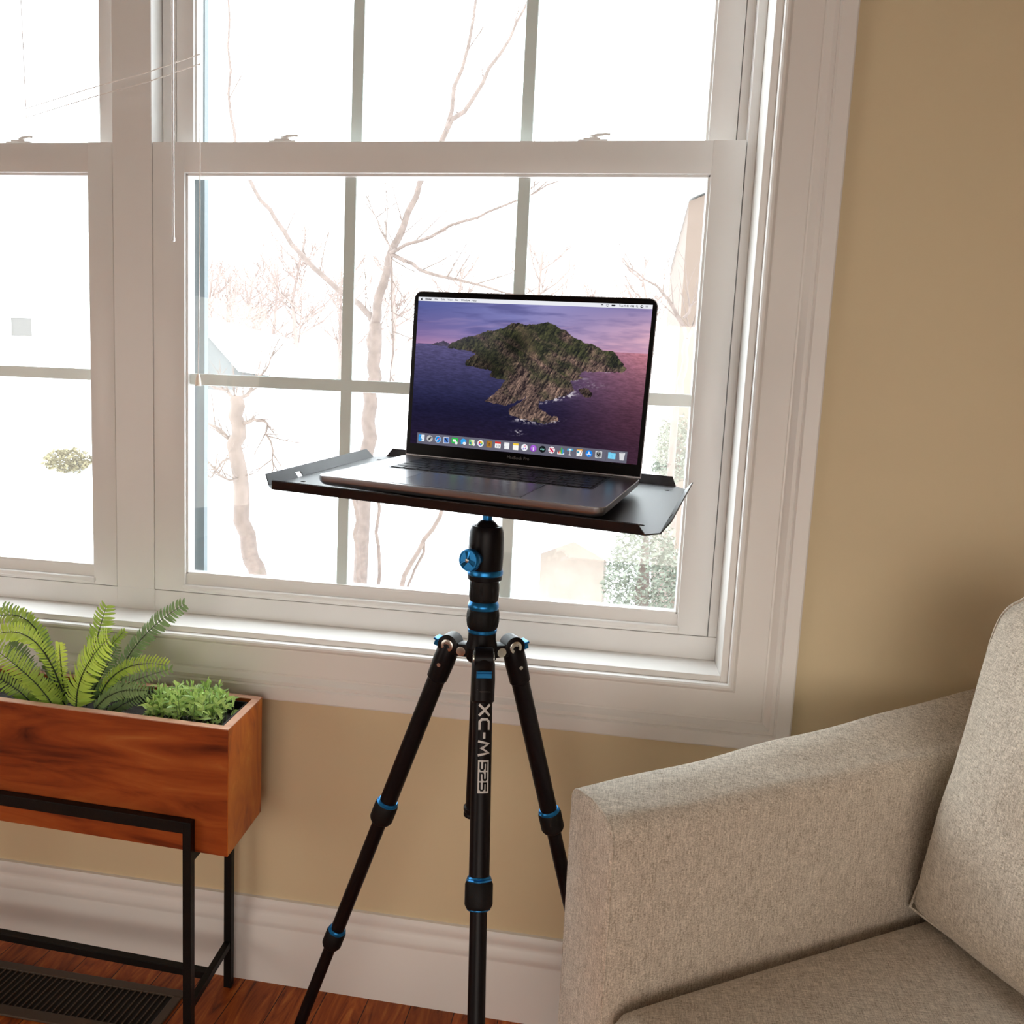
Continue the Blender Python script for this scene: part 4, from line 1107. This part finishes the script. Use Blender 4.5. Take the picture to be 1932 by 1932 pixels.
me.polygons.add(len(quads)); me.polygons.foreach_set('loop_start', np.arange(0, quads.size, 4, dtype=np.int32)); me.update(calc_edges=True)
ca_ = me.color_attributes.new('Col', 'FLOAT_COLOR', 'POINT'); ca_.data.foreach_set('color', cols.ravel())
me.materials.append(M['screen']); so = bpy.data.objects.new('screen', me); C.objects.link(so); so.parent = lid
so['label'] = 'lit laptop screen with a rocky island in a purple sea'

class Pic:
    """flat coloured shapes on the lit screen, gathered into one mesh"""
    def __init__(s): s.v, s.f, s.c, s.k = [], [], [], 0
    def add(s, pts, rgb, tri=None):
        s.k += 1; b = len(s.v); z = .0005 + .00003 * s.k
        s.v += [lidp(x, y, z) for x, y in pts]; s.c += [srgb(*rgb)] * len(pts)
        s.f += [tuple(b + i for i in t) for t in tri] if tri else [tuple(range(b, b + len(pts)))]
    def text(s, t, x, y, size, rgb, bold=0, spacing=1):
        vs, fs = text_geo(t, size, bold, spacing); s.add([(x + a, y + b) for a, b, _ in vs], rgb, fs)
    def build(s, name, parent):
        me = bpy.data.meshes.new(name); me.from_pydata([tuple(p) for p in s.v], [], s.f)
        a = me.color_attributes.new('Col', 'FLOAT_COLOR', 'POINT')
        for i, c_ in enumerate(s.c): a.data[i].color = (*c_, 1)
        me.materials.append(M['screen']); o = bpy.data.objects.new(name, me); C.objects.link(o); o.parent = parent; return o
def zs(x, y):
    u, v = z2uv(x, y); return SX0 + u * SW, SY1 - v * SH
def circle(cx, cy, r, n=24, sy=1): return [(cx + r * math.cos(2 * PI * k / n), cy + r * sy * math.sin(2 * PI * k / n)) for k in range(n)]
def apple_mark(p, cx, cy, r, rgb, bg_):
    p.add([(cx + r * (.92 * math.cos(a) + .10 * math.cos(3 * a)), cy - r * .12 + r * (.95 * math.sin(a) - .10 * math.sin(a) ** 2 * (1 if math.sin(a) > 0 else -.3) - .08 * abs(math.cos(a)) ** 8)) for a in [2 * PI * k / 28 for k in range(28)]], rgb)
    p.add(circle(cx + r * 1.12, cy + r * .05, r * .42), bg_)
    p.add([(cx + r * .02, cy + r * .95), (cx + r * .38, cy + r * 1.12), (cx + r * .48, cy + r * 1.50), (cx + r * .12, cy + r * 1.34)], rgb)
mb = Pic(); mh = .0056
mb.add([(SX0, SY1), (SX0, SY1 - mh), (SX0 + SW, SY1 - mh), (SX0 + SW, SY1)], (236, 238, 244))
ty_ = SY1 - mh + .0016
apple_mark(mb, SX0 + .0052, SY1 - mh / 2 - .0002, .0015, (25, 25, 30), (236, 238, 244))
for s_, zx, bd in (('Finder', 228, .035), ('File', 290, 0), ('Edit', 332, 0), ('View', 377, 0), ('Go', 427, 0), ('Window', 467, 0), ('Help', 538, 0)):
    x_, _ = zs(zx, 165); mb.text(s_, x_, ty_, .0039, (40, 40, 48), bd or .008)
x_, _ = zs(1532, 203); mb.text('Tue 9:41 AM', x_, ty_, .0039, (40, 40, 48), .008)
cyb = SY1 - mh / 2
x_, _ = zs(1418, 198)
for k, r_ in enumerate((.0020, .00125, .0006)):
    mb.add([(x_, cyb - .0016)] + [(x_ + r_ * 1.25 * math.sin(a), cyb - .0016 + r_ * 1.5 * math.cos(a)) for a in [-.8 + .2 * i for i in range(9)]], ((60, 60, 68), (236, 238, 244), (60, 60, 68))[k])
x_, _ = zs(1455, 199); mb.add([(x_ - .0018, cyb + .0014), (x_ + .0018, cyb + .0014), (x_ + .0018, cyb - .0009), (x_ - .0018, cyb - .0009)], (60, 60, 68)); mb.add([(x_ - .0014, cyb + .001), (x_ + .0014, cyb + .001), (x_ + .0014, cyb - .0005), (x_ - .0014, cyb - .0005)], (236, 238, 244)); mb.add([(x_ - .0012, cyb - .0018), (x_ + .0012, cyb - .0018), (x_, cyb - .0003)], (60, 60, 68))
x_, _ = zs(1495, 200); mb.add([(x_ - .0026, cyb - .0011), (x_ + .0024, cyb - .0011), (x_ + .0024, cyb + .0011), (x_ - .0026, cyb + .0011)], (30, 30, 36)); mb.add([(x_ + .0026, cyb - .0004), (x_ + .0031, cyb - .0004), (x_ + .0031, cyb + .0004), (x_ + .0026, cyb + .0004)], (30, 30, 36))
x_, _ = zs(1654, 204); mb.add(circle(x_, cyb + .0004, .0013), (40, 40, 48)); mb.add(circle(x_, cyb + .0004, .0009), (236, 238, 244)); mb.add([(x_ + .0007, cyb - .0004), (x_ + .0019, cyb - .0017), (x_ + .0015, cyb - .0020), (x_ + .0004, cyb - .0007)], (40, 40, 48))
x_, _ = zs(1688, 206); mb.add(circle(x_, cyb, .0019), (30, 30, 38)); mb.add(circle(x_ + .0003, cyb + .0002, .0009), (236, 238, 244))
x_, _ = zs(1722, 207)
for k in (-1, 0, 1): mb.add([(x_ - .0018, cyb + k * .0011 - .0002), (x_ + .0018, cyb + k * .0011 - .0002), (x_ + .0018, cyb + k * .0011 + .0002), (x_ - .0018, cyb + k * .0011 + .0002)], (40, 40, 48))
mb.build('menu_bar', lid)['label'] = 'white menu bar with dark lettering across the screen top'
dk_ = Pic(); dx0, dyt = zs(162, 1067); _, dyb = zs(1585, 1281); dx1, _ = zs(1587, 1200); _, dyt2 = zs(1587, 1199)
dyt = (dyt + dyt2) / 2
dk_.add([(dx0, dyt), (dx0, dyb), (dx1, dyb), (dx1, dyt)], (104, 103, 118)); x_, _ = zs(1440, 1225); dk_.add([(x_, dyt - .001), (x_, dyb + .001), (x_ + .0003, dyb + .001), (x_ + .0003, dyt - .001)], (70, 68, 80))
dk_.build('dock', lid)
IY = dyb + (dyt - dyb) * .54; S = .0049
def sq(cx, cy, w, h, r=.0006): return [(cx + x, cy + y) for x, y in rr(-w, w, -h, h, r, 3)]
def icons():
    W3 = (245, 246, 248)
    def finder(p, x, y): p.add(sq(x, y, S, S), (60, 160, 235)); p.add([(x - .0002, y + S), (x - .0012, y), (x + .0003, y - .001), (x + .0004, y - S), (x + S, y - S), (x + S, y + S)], (225, 236, 246)); p.add([(x - .0028, y + .0006), (x - .0022, y + .0006), (x - .0022, y + .0022), (x - .0028, y + .0022)], (20, 50, 90)); p.add([(x + .0020, y + .0006), (x + .0026, y + .0006), (x + .0026, y + .0022), (x + .0020, y + .0022)], (20, 50, 90)); p.add([(x - .0030, y - .0014), (x, y - .0028), (x + .0030, y - .0014), (x, y - .0022)], (20, 50, 90))
    def rocket(p, x, y): p.add(circle(x, y, S), (190, 190, 192)); p.add([(x + .0028, y + .0030), (x + .0024, y + .0004), (x - .0008, y - .0022), (x - .0024, y - .0006), (x + .0004, y + .0026)], (60, 60, 64)); p.add([(x - .0010, y - .0024), (x - .0030, y - .0034), (x - .0024, y - .0010)], (60, 60, 64)); p.add(circle(x + .0010, y + .0010, .0007), (190, 190, 192))
    def compass(p, x, y): p.add(circle(x, y, S), (225, 228, 232)); p.add(circle(x, y, S * .9), (30, 140, 225)); p.add([(x + .0030, y + .0030), (x - .0006, y + .0006), (x + .0006, y - .0006)], (240, 80, 70)); p.add([(x - .0030, y - .0030), (x - .0006, y + .0006), (x + .0006, y - .0006)], (245, 245, 248))
    def mail(p, x, y): p.add([(x - .0042, y - S), (x + .0046, y - .0044), (x + .0040, y + S), (x - .0046, y + .0044)], (228, 232, 240)); p.add([(x - .0034, y - .0038), (x + .0038, y - .0034), (x + .0033, y + .0042), (x - .0038, y + .0036)], (70, 120, 200)); p.add([(x - .003, y + .002), (x - .001, y + .003), (x + .003, y - .002), (x + .001, y - .0034), (x - .0006, y - .0004)], (40, 46, 60))
    def facetime(p, x, y): p.add(sq(x, y + .0006, S, .0042, .0012), (50, 190, 80)); p.add(sq(x - .0006, y + .0006, .0026, .0018), W3); p.add(circle(x + .0026, y - .0028, .0022), (225, 240, 228)); p.add([(x + .0014, y - .0018), (x + .0022, y - .0014), (x + .0038, y - .0034), (x + .0030, y - .0042)], (250, 250, 250))
    def messages(p, x, y): p.add(circle(x, y + .0006, .0044, sy=.92), (55, 165, 235)); p.add([(x - .0034, y - .0018), (x - .0040, y - .0042), (x - .0010, y - .0032)], (55, 165, 235)); p.add(circle(x + .0018, y - .0022, .0027, sy=.75), W3); [p.add(circle(x + .0018 + k * .0011, y - .0022, .00035, 8), (60, 60, 70)) for k in (-1, 0, 1)]
    def maps(p, x, y): p.add(sq(x - .0004, y + .0002, .0042, .0042), (225, 232, 215)); p.add([(x - .0046, y - .002), (x - .001, y - .004), (x + .0014, y - .004), (x - .0020, y + .0044), (x - .0046, y + .0044)], (120, 200, 110)); p.add([(x - .0002, y - .004), (x + .0008, y - .004), (x + .0026, y + .0044), (x + .0016, y + .0044)], (250, 210, 80)); p.add(circle(x - .0022, y - .0010, .0014), (50, 90, 170)); p.add(circle(x + .0030, y - .0026, .0020), (232, 234, 232))
    def photos(p, x, y):
        p.add(circle(x, y, S), W3)
        for k, c_ in enumerate(((245, 170, 40), (235, 215, 60), (130, 195, 70), (60, 170, 160), (70, 120, 215), (150, 90, 200), (225, 70, 130), (235, 85, 50))):
            a = PI / 2 - k * PI / 4; p.add([(x + .0022 * math.cos(a) + .0016 * math.cos(a) * math.cos(b) - .0010 * math.sin(a) * math.sin(b), y + .0022 * math.sin(a) + .0016 * math.sin(a) * math.cos(b) + .0010 * math.cos(a) * math.sin(b)) for b in [2 * PI * j / 12 for j in range(12)]], c_)
    def book(p, x, y): p.add(sq(x, y, .0042, S, .0004), (166, 118, 52)); p.add(sq(x - .0034, y, .0006, S, .0002), (132, 88, 34)); p.add(circle(x + .0004, y + .0008, .0012), (120, 80, 32)); p.add(sq(x + .0004, y - .0014, .0018, .0009), (120, 80, 32)); p.add(sq(x + .0043, y + .002, .0003, .0012, .0001), (90, 170, 80))
    def cal(p, x, y): p.add(sq(x, y, .0044, .0044), W3); p.add([(x - .0044, y + .0018), (x + .0044, y + .0018), (x + .0044, y + .0046), (x - .0044, y + .0046)], (220, 60, 55)); p.text('10', x - .0030, y - .0034, .0056, (30, 30, 34), .01)
    def remind(p, x, y): p.add(sq(x, y, .0040, .0048), W3); [p.add(circle(x - .0028, y + .0030 - k * .0021, .0005, 8), (60, 60, 66)) for k in range(4)]; [p.add(sq(x + .0006, y + .0030 - k * .0021, .0022, .00012, .0001), (200, 200, 205)) for k in range(4)]
    def notes(p, x, y): p.add(sq(x, y, .0042, .0048), (250, 248, 240)); p.add([(x - .0042, y + .0020), (x + .0042, y + .0020), (x + .0042, y + .0048), (x - .0042, y + .0048)], (245, 205, 70))
    def music(p, x, y): p.add(circle(x, y, S), W3); p.add([(x - .0012, y + .0022), (x + .0024, y + .0030), (x + .0024, y + .0020), (x - .0012, y + .0012)], (230, 70, 120)); p.add(sq(x - .0010, y - .0002, .00025, .0020, .0001), (150, 70, 200)); p.add(sq(x + .0022, y + .0006, .00025, .0020, .0001), (220, 70, 120)); p.add(circle(x - .0017, y - .0022, .0009, 12), (80, 100, 220)); p.add(circle(x + .0015, y - .0014, .0009, 12), (150, 70, 200))
    def pod(p, x, y): p.add(circle(x, y, S), (150, 70, 200)); p.add(circle(x, y + .0004, .0034), (205, 150, 235)); p.add(circle(x, y + .0004, .0029), (150, 70, 200)); p.add(circle(x, y + .0004, .0019), (205, 150, 235)); p.add(circle(x, y + .0004, .0015), (150, 70, 200)); p.add(circle(x, y + .0006, .0008, 12), W3); p.add([(x - .0007, y - .0004), (x + .0007, y - .0004), (x + .0004, y - .0036), (x - .0004, y - .0036)], W3)
    def atv(p, x, y): p.add(circle(x, y, S), (22, 26, 28)); apple_mark(p, x - .0021, y, .0012, (150, 225, 215), (22, 26, 28)); p.text('tv', x - .0006, y - .0013, .0046, (150, 225, 215), .01)
    def news(p, x, y): p.add(circle(x, y, S), W3); p.add([(x - .0030, y + .0030), (x - .0010, y + .0030), (x + .0030, y - .0010), (x + .0030, y - .0030), (x + .0010, y - .0030), (x - .0030, y + .0010)], (205, 45, 85)); p.add([(x + .0008, y + .0030), (x + .0030, y + .0030), (x + .0030, y + .0008)], (205, 45, 85)); p.add([(x - .0008, y - .0030), (x - .0030, y - .0030), (x - .0030, y - .0008)], (205, 45, 85))
    def numbers(p, x, y):
        p.add([(x - .0050, y - S), (x + .0050, y - S), (x + .0050, y - .0022), (x - .0050, y - .0016)], W3)
        for k, (c_, hh_) in enumerate((((225, 60, 50), .0026), ((240, 150, 50), .0044), ((70, 180, 80), .0086), ((60, 150, 215), .0062))):
            xa = x - .0042 + k * .0021; p.add([(xa, y - .0040), (xa + .0018, y - .0040), (xa + .0018, y - .0040 + hh_), (xa, y - .0040 + hh_)], c_)
    def keynote(p, x, y): p.add([(x - .0046, y + .0016), (x + .0046, y + .0016), (x + .0038, y + .0046), (x - .0038, y + .0046)], (60, 165, 205)); p.add(sq(x, y + .0030, .0020, .0010), (235, 240, 244)); p.add(sq(x, y - .0014, .0004, .0030, .0001), (225, 225, 228)); p.add(circle(x, y - .0044, .0020, sy=.35), (235, 235, 238))
    def pages(p, x, y): p.add([(x - .0040, y - S), (x + .0036, y - S), (x + .0040, y + .0040), (x - .0044, y + .0040)], W3); p.add([(x - .0044, y + .0030), (x + .0040, y + .0036), (x + .0040, y + .0048), (x - .0044, y + .0044)], (240, 175, 60)); p.add(sq(x - .0020, y + .0006, .0016, .0014), (60, 140, 170)); p.add([(x + .0046, y + .0046), (x + .0036, y + .0046), (x + .0006, y - .0026), (x + .0004, y - .0042), (x + .0014, y - .0030)], (190, 120, 50))
    def store(p, x, y):
        p.add(circle(x, y, S), (30, 135, 235))
        for a, b in (((-.0022, -.0026), (.0008, .0026)), ((.0022, -.0026), (-.0008, .0026)), ((-.0032, -.0010), (.0032, -.0010))):
            d_ = V((b[0] - a[0], b[1] - a[1])).normalized(); n_ = (-d_.y * .00038, d_.x * .00038)
            p.add([(x + a[0] + n_[0], y + a[1] + n_[1]), (x + a[0] - n_[0], y + a[1] - n_[1]), (x + b[0] - n_[0], y + b[1] - n_[1]), (x + b[0] + n_[0], y + b[1] + n_[1])], W3)
    def gear(p, x, y): p.add(sq(x, y, .0048, .0048, .0008), (205, 207, 210)); p.add(circle(x, y, .0040), (48, 48, 52)); p.add(circle(x, y, .0033), (190, 192, 196)); p.add(circle(x, y, .0028), (48, 48, 52)); [p.add([(x, y), (x + .0030 * math.cos(a - .16), y + .0030 * math.sin(a - .16)), (x + .0030 * math.cos(a + .16), y + .0030 * math.sin(a + .16))], (190, 192, 196)) for a in (PI / 2, PI / 2 + 2.094, PI / 2 + 4.189)]
    def folder(p, x, y): p.add([(x - .0052, y + .0046), (x - .0018, y + .0046), (x - .0012, y + .0036), (x + .0052, y + .0036), (x + .0052, y), (x - .0052, y)], (100, 195, 235)); p.add(sq(x, y - .0006, .0052, .0038, .0004), (128, 212, 245)); p.add(circle(x, y - .0008, .0016), (95, 185, 225)); p.add(circle(x, y - .0008, .0012), (128, 212, 245))
    def bin_(p, x, y): p.add([(x - .0028, y - .0052), (x + .0028, y - .0052), (x + .0040, y + .0046), (x - .0040, y + .0046)], (218, 218, 222)); p.add(circle(x, y + .0046, .0042, sy=.25), (240, 240, 243)); p.add(circle(x, y + .0045, .0034, sy=.18), (190, 190, 196))
    return [finder, rocket, compass, mail, facetime, messages, maps, photos, book, cal, remind, notes, music, pod, atv, news, numbers, keynote, pages, store, gear, folder, bin_]
for fn_, zx in zip(icons(), (190, 245, 301, 357, 414, 472, 530, 588, 646, 705, 765, 826, 886, 946, 1008, 1070, 1133, 1195, 1260, 1324, 1390, 1480, 1549)):
    x_, _ = zs(zx, 1100 + (zx - 190) * .098); p = Pic(); p.k = 6; fn_(p, x_, IY); p.build('app_icon', lid)
p = Pic(); p.k = 3; x_, _ = zs(186, 1137); p.add(circle(x_, dyb + .0010, .0004, 10), (20, 20, 24)); p.build('dock_dot', lid)
vs, fs = text_geo('MacBook Pro', .0062, 0, 1.0); wdt = max(v[0] for v in vs); bm = B()
bvs = [bm.verts.new(lidp(W_ / 2 - wdt / 2 + a, .0135 + b, .00025)) for a, b, _ in vs]
for f_ in fs:
    try: bm.faces.new([bvs[i] for i in f_])
    except ValueError: pass
obj('lettering', bm, M['faint'], lid)

# ------------------------------------------------------------------ sofa
SO = V((.0173, .8206, 0)); sa = V((.851, .5255, 0)).normalized(); sn = V((-sa.y, sa.x, 0))
SM = Matrix(((sa.x, sn.x, 0, SO.x), (sa.y, sn.y, 0, SO.y), (0, 0, 1, 0), (0, 0, 0, 1)))
# sofa space: x towards its back, y outwards past the arm, z up
SEAT = .423
sofa = thing('sofa', 'oatmeal tweed sofa with a squared padded arm in the right foreground', 'sofa', tuple(SM @ V((.4, -.5, 0))))
ARM_L, ARM_T = .742, .100
def armz(x, y):
    t = max(0, x) / ARM_L; o = y / ARM_T
    return .6625 + (1 - o) * (.016 * t) + o * (.062 * t ** 1.15)
def section(x, ins=0, dz=0, ymax=ARM_T, zb=.12):
    """rounded arm cross-section at x"""
    y0, y1 = 0 + ins, ymax - ins; ro, ri = .018, .026
    zi, zo = armz(x, 0) - ins + dz, armz(x, ymax) - ins + dz
    pts = [(x, y0, zb + ins), (x, y0, .25), (x, y0, .42)]
    for k in range(7):
        a = PI - (PI / 2) * k / 6; pts.append((x, y0 + ri + ri * math.cos(a), zi - ri + ri * math.sin(a)))
    pts.append((x, (y0 + y1) / 2, (zi + zo) / 2 + .004))
    for k in range(7):
        a = PI / 2 - (PI / 2) * k / 6; pts.append((x, y1 - ro + ro * math.cos(a), zo - ro + ro * math.sin(a)))
    pts += [(x, y1, .42), (x, y1, .25), (x, y1, zb + ins)]
    return pts
bm = B(); secs = [section(-.006, .006), section(-.0045, .0022), section(0, 0)]
n_ = 30
for i in range(1, n_ + 1):
    x = ARM_L * i / n_; s_ = section(x)
    s_ = [(a, b + .0012 * math.sin(x * 22 + c * 11), c + .0010 * math.sin(x * 31 + b * 60) * (c > .5)) for a, b, c in s_]
    secs.append(s_)
loft(bm, secs); bm.transform(SM); arm = obj('arm', bm, M['fabric'], sofa, smooth=60)
bm = B(); lp = [V(p) for p in section(-.0030, .0010)]
tube(bm, lp, .0016, 8); bm.transform(SM); obj('seam_piping', bm, M['fabric'], arm, smooth=60)
# far arm, outside the picture but part of the same sofa
FW = 1.30
bm = B(); secs = [[(a, -FW - b, c) for a, b, c in section(x)] for x in (0, .2, .4, .6, ARM_L)]; loft(bm, secs); bm.transform(SM); obj('arm', bm, M['fabric'], sofa, smooth=60)
def cushion(bm, x0, x1, y0, y1, z0, z1, r, crown=0, nx=24, ny=24, fold=0, seed=1):
    """soft box: superellipsoid-like rounded box with a crowned top"""
    vs = box(bm, x0, x1, y0, y1, z0, z1)
    es = list({e for v in vs for e in v.link_edges})
    bmesh.ops.subdivide_edges(bm, edges=es, cuts=nx, use_grid_fill=True)
    cx, cy, cz = (x0 + x1) / 2, (y0 + y1) / 2, (z0 + z1) / 2
    hx, hy, hz = (x1 - x0) / 2, (y1 - y0) / 2, (z1 - z0) / 2
    for v in bm.verts:
        p = V((v.co.x - cx, v.co.y - cy, v.co.z - cz))
        q = V((max(-hx + r, min(hx - r, p.x)), max(-hy + r, min(hy - r, p.y)), max(-hz + r, min(hz - r, p.z))))
        d = p - q
        if d.length > 1e-7: p = q + d.normalized() * r
        w_ = (1 - (p.x / hx) ** 2) * (1 - (p.y / hy) ** 2)
        p.z += crown * max(0, w_) ** .6 * (1 if p.z > 0 else 0)
        v.co = V((cx, cy, cz)) + p
bm = B(); cushion(bm, -.008, .62, -.645, -.0015, SEAT - .150, SEAT + .021, .034, .010); bm.transform(SM); obj('seat_cushion', bm, M['fabric'], sofa, smooth=180)
bm = B(); cushion(bm, -.008, .62, -1.296, -.652, SEAT - .150, SEAT + .021, .034, .010); bm.transform(SM); obj('seat_cushion', bm, M['fabric'], sofa, smooth=180)
bm = B(); box(bm, .004, .735, -FW + .001, -.001, .12, SEAT - .152, .006); bm.transform(SM); obj('seat_base', bm, M['fabric'], sofa)
bm = B(); cushion(bm, .622, .741, -FW + .001, -.001, SEAT - .15, .700, .03); bm.transform(SM); obj('back', bm, M['fabric'], sofa, smooth=180)
for fx, fy in ((.05, .05), (.05, -FW - .05), (.68, .03), (.68, -FW - .03)):
    bm = B(); lathe(bm, SM @ V((fx, fy, 0)), (0, 0, 1), [(0, .014), (.121, .020)], 20); recalc(bm); obj('leg', bm, mat('dark_wood_leg', (.03, .015, .008), .5), sofa, smooth=40)

# loose back cushion leaning in the corner
def pillow(name, label, x_base, yl, w_, h_, th, lean, zb, seed, ph=0):
    """leans on the sofa back: left edge at y=yl, reaching w_ along -y"""
    rnd = random.Random(seed); N = 44; t = thing(name, label, 'cushion', tuple(SM @ V((x_base, yl - w_ / 2, zb))))
    bm = B(); lay = []
    for side in (-1, 1):
        g = []
        for i in range(N + 1):
            row = []
            for j in range(N + 1):
                a = -1 + 2 * i / N; b = -1 + 2 * j / N
                # pinched outline with pointed corners
                pa = a * (1 - .055 * (1 - b * b) * -1 * 0 - .00) ; 
                ex = 1 - .05 * (1 - b * b) ** 1 * (abs(a) ** 3) * -0.6 - .05 * (abs(b) ** 3) * (1 - abs(a)) * 0
                Y = a * w_ / 2 * (1 - .045 * (1 - b * b) * abs(a)) - .008 * (b + 1) ; Z = b * h_ / 2 * (1 - .04 * (1 - abs(a) ** 2.0) * 0 + .03 * (1 - a * a) * abs(b))
                if b > 0:
                    fz = (abs(a) ** 7 + abs(b) ** 7) ** (-1 / 7) * max(abs(a), abs(b)) if (a or b) else 1
                    fz = 1 + (fz - 1) * min(1, b * 2.2) * 1.15; Y *= fz; Z *= fz
                bul = max(0, (1 - abs(a) ** 3.2)) ** .55 * max(0, (1 - abs(b) ** 2.8)) ** .55
                X = side * th / 2 * bul * (1 - .22 * b)
                X += .004 * math.sin(a * 7 + b * 5 + ph) * bul + .003 * math.sin(b * 13 - a * 4) * bul * (b < 0)
                row.append((X, Y, Z))
            g.append(row)
        lay.append(g)
    cl_, sl_ = math.cos(lean), math.sin(lean)
    def tr_(p):
        X, Y, Z = p; Z += h_ / 2
        zz = Z / h_
        sh = (0.038 - .20 * abs(zz) ** 1.0 * 0)
        return SM @ V((x_base + X * cl_ + Z * sl_, yl - w_ / 2 + Y, zb + Z * cl_ - X * sl_))
    vv = {}
    for s_, g in enumerate(lay):
        for i in range(N + 1):
            for j in range(N + 1):
                edge = i in (0, N) or j in (0, N)
                k_ = (0 if edge else s_, i, j)
                if k_ not in vv: vv[k_] = bm.verts.new(tr_(g[i][j]))
        for i in range(N):
            for j in range(N):
                q = []
                for (a_, b_) in ((i, j), (i + 1, j), (i + 1, j + 1), (i, j + 1)):
                    edge = a_ in (0, N) or b_ in (0, N); q.append(vv[(0 if edge else s_, a_, b_)])
                bm.faces.new(q if s_ == 0 else q[::-1])
    recalc(bm); o = obj('cover', bm, M['fabric'], t, smooth=180)
    bm = B(); edge = [vv_ for vv_ in [(i, 0) for i in range(N)] + [(N, j) for j in range(N)] + [(i, N) for i in range(N, 0, -1)] + [(0, j) for j in range(N, 0, -1)]]
    pts = [tr_(lay[0][i][j]) for i, j in edge] ; tube(bm, pts + [pts[0]], .0022, 6, cap=False); obj('seam', bm, M['fabric'], o, smooth=60)
pillow('back_cushion', 'plump tweed back cushion leaning in the sofa corner at the right edge', .478, -.008, .60, .470, .185, .17, SEAT + .039, 2)

# ------------------------------------------------------------------ render look
sc = bpy.context.scene
sc.view_settings.view_transform = 'Standard'; sc.view_settings.look = 'None'
sc.view_settings.gamma = 1; sc.view_settings.exposure = 0; sc.view_settings.use_curve_mapping = False
sc.cycles.use_denoising = True
sc.cycles.max_bounces = 8; sc.cycles.diffuse_bounces = 5; sc.cycles.transparent_max_bounces = 24
sc.cycles.sample_clamp_indirect = 8
sc.cycles.caustics_reflective = False; sc.cycles.caustics_refractive = False
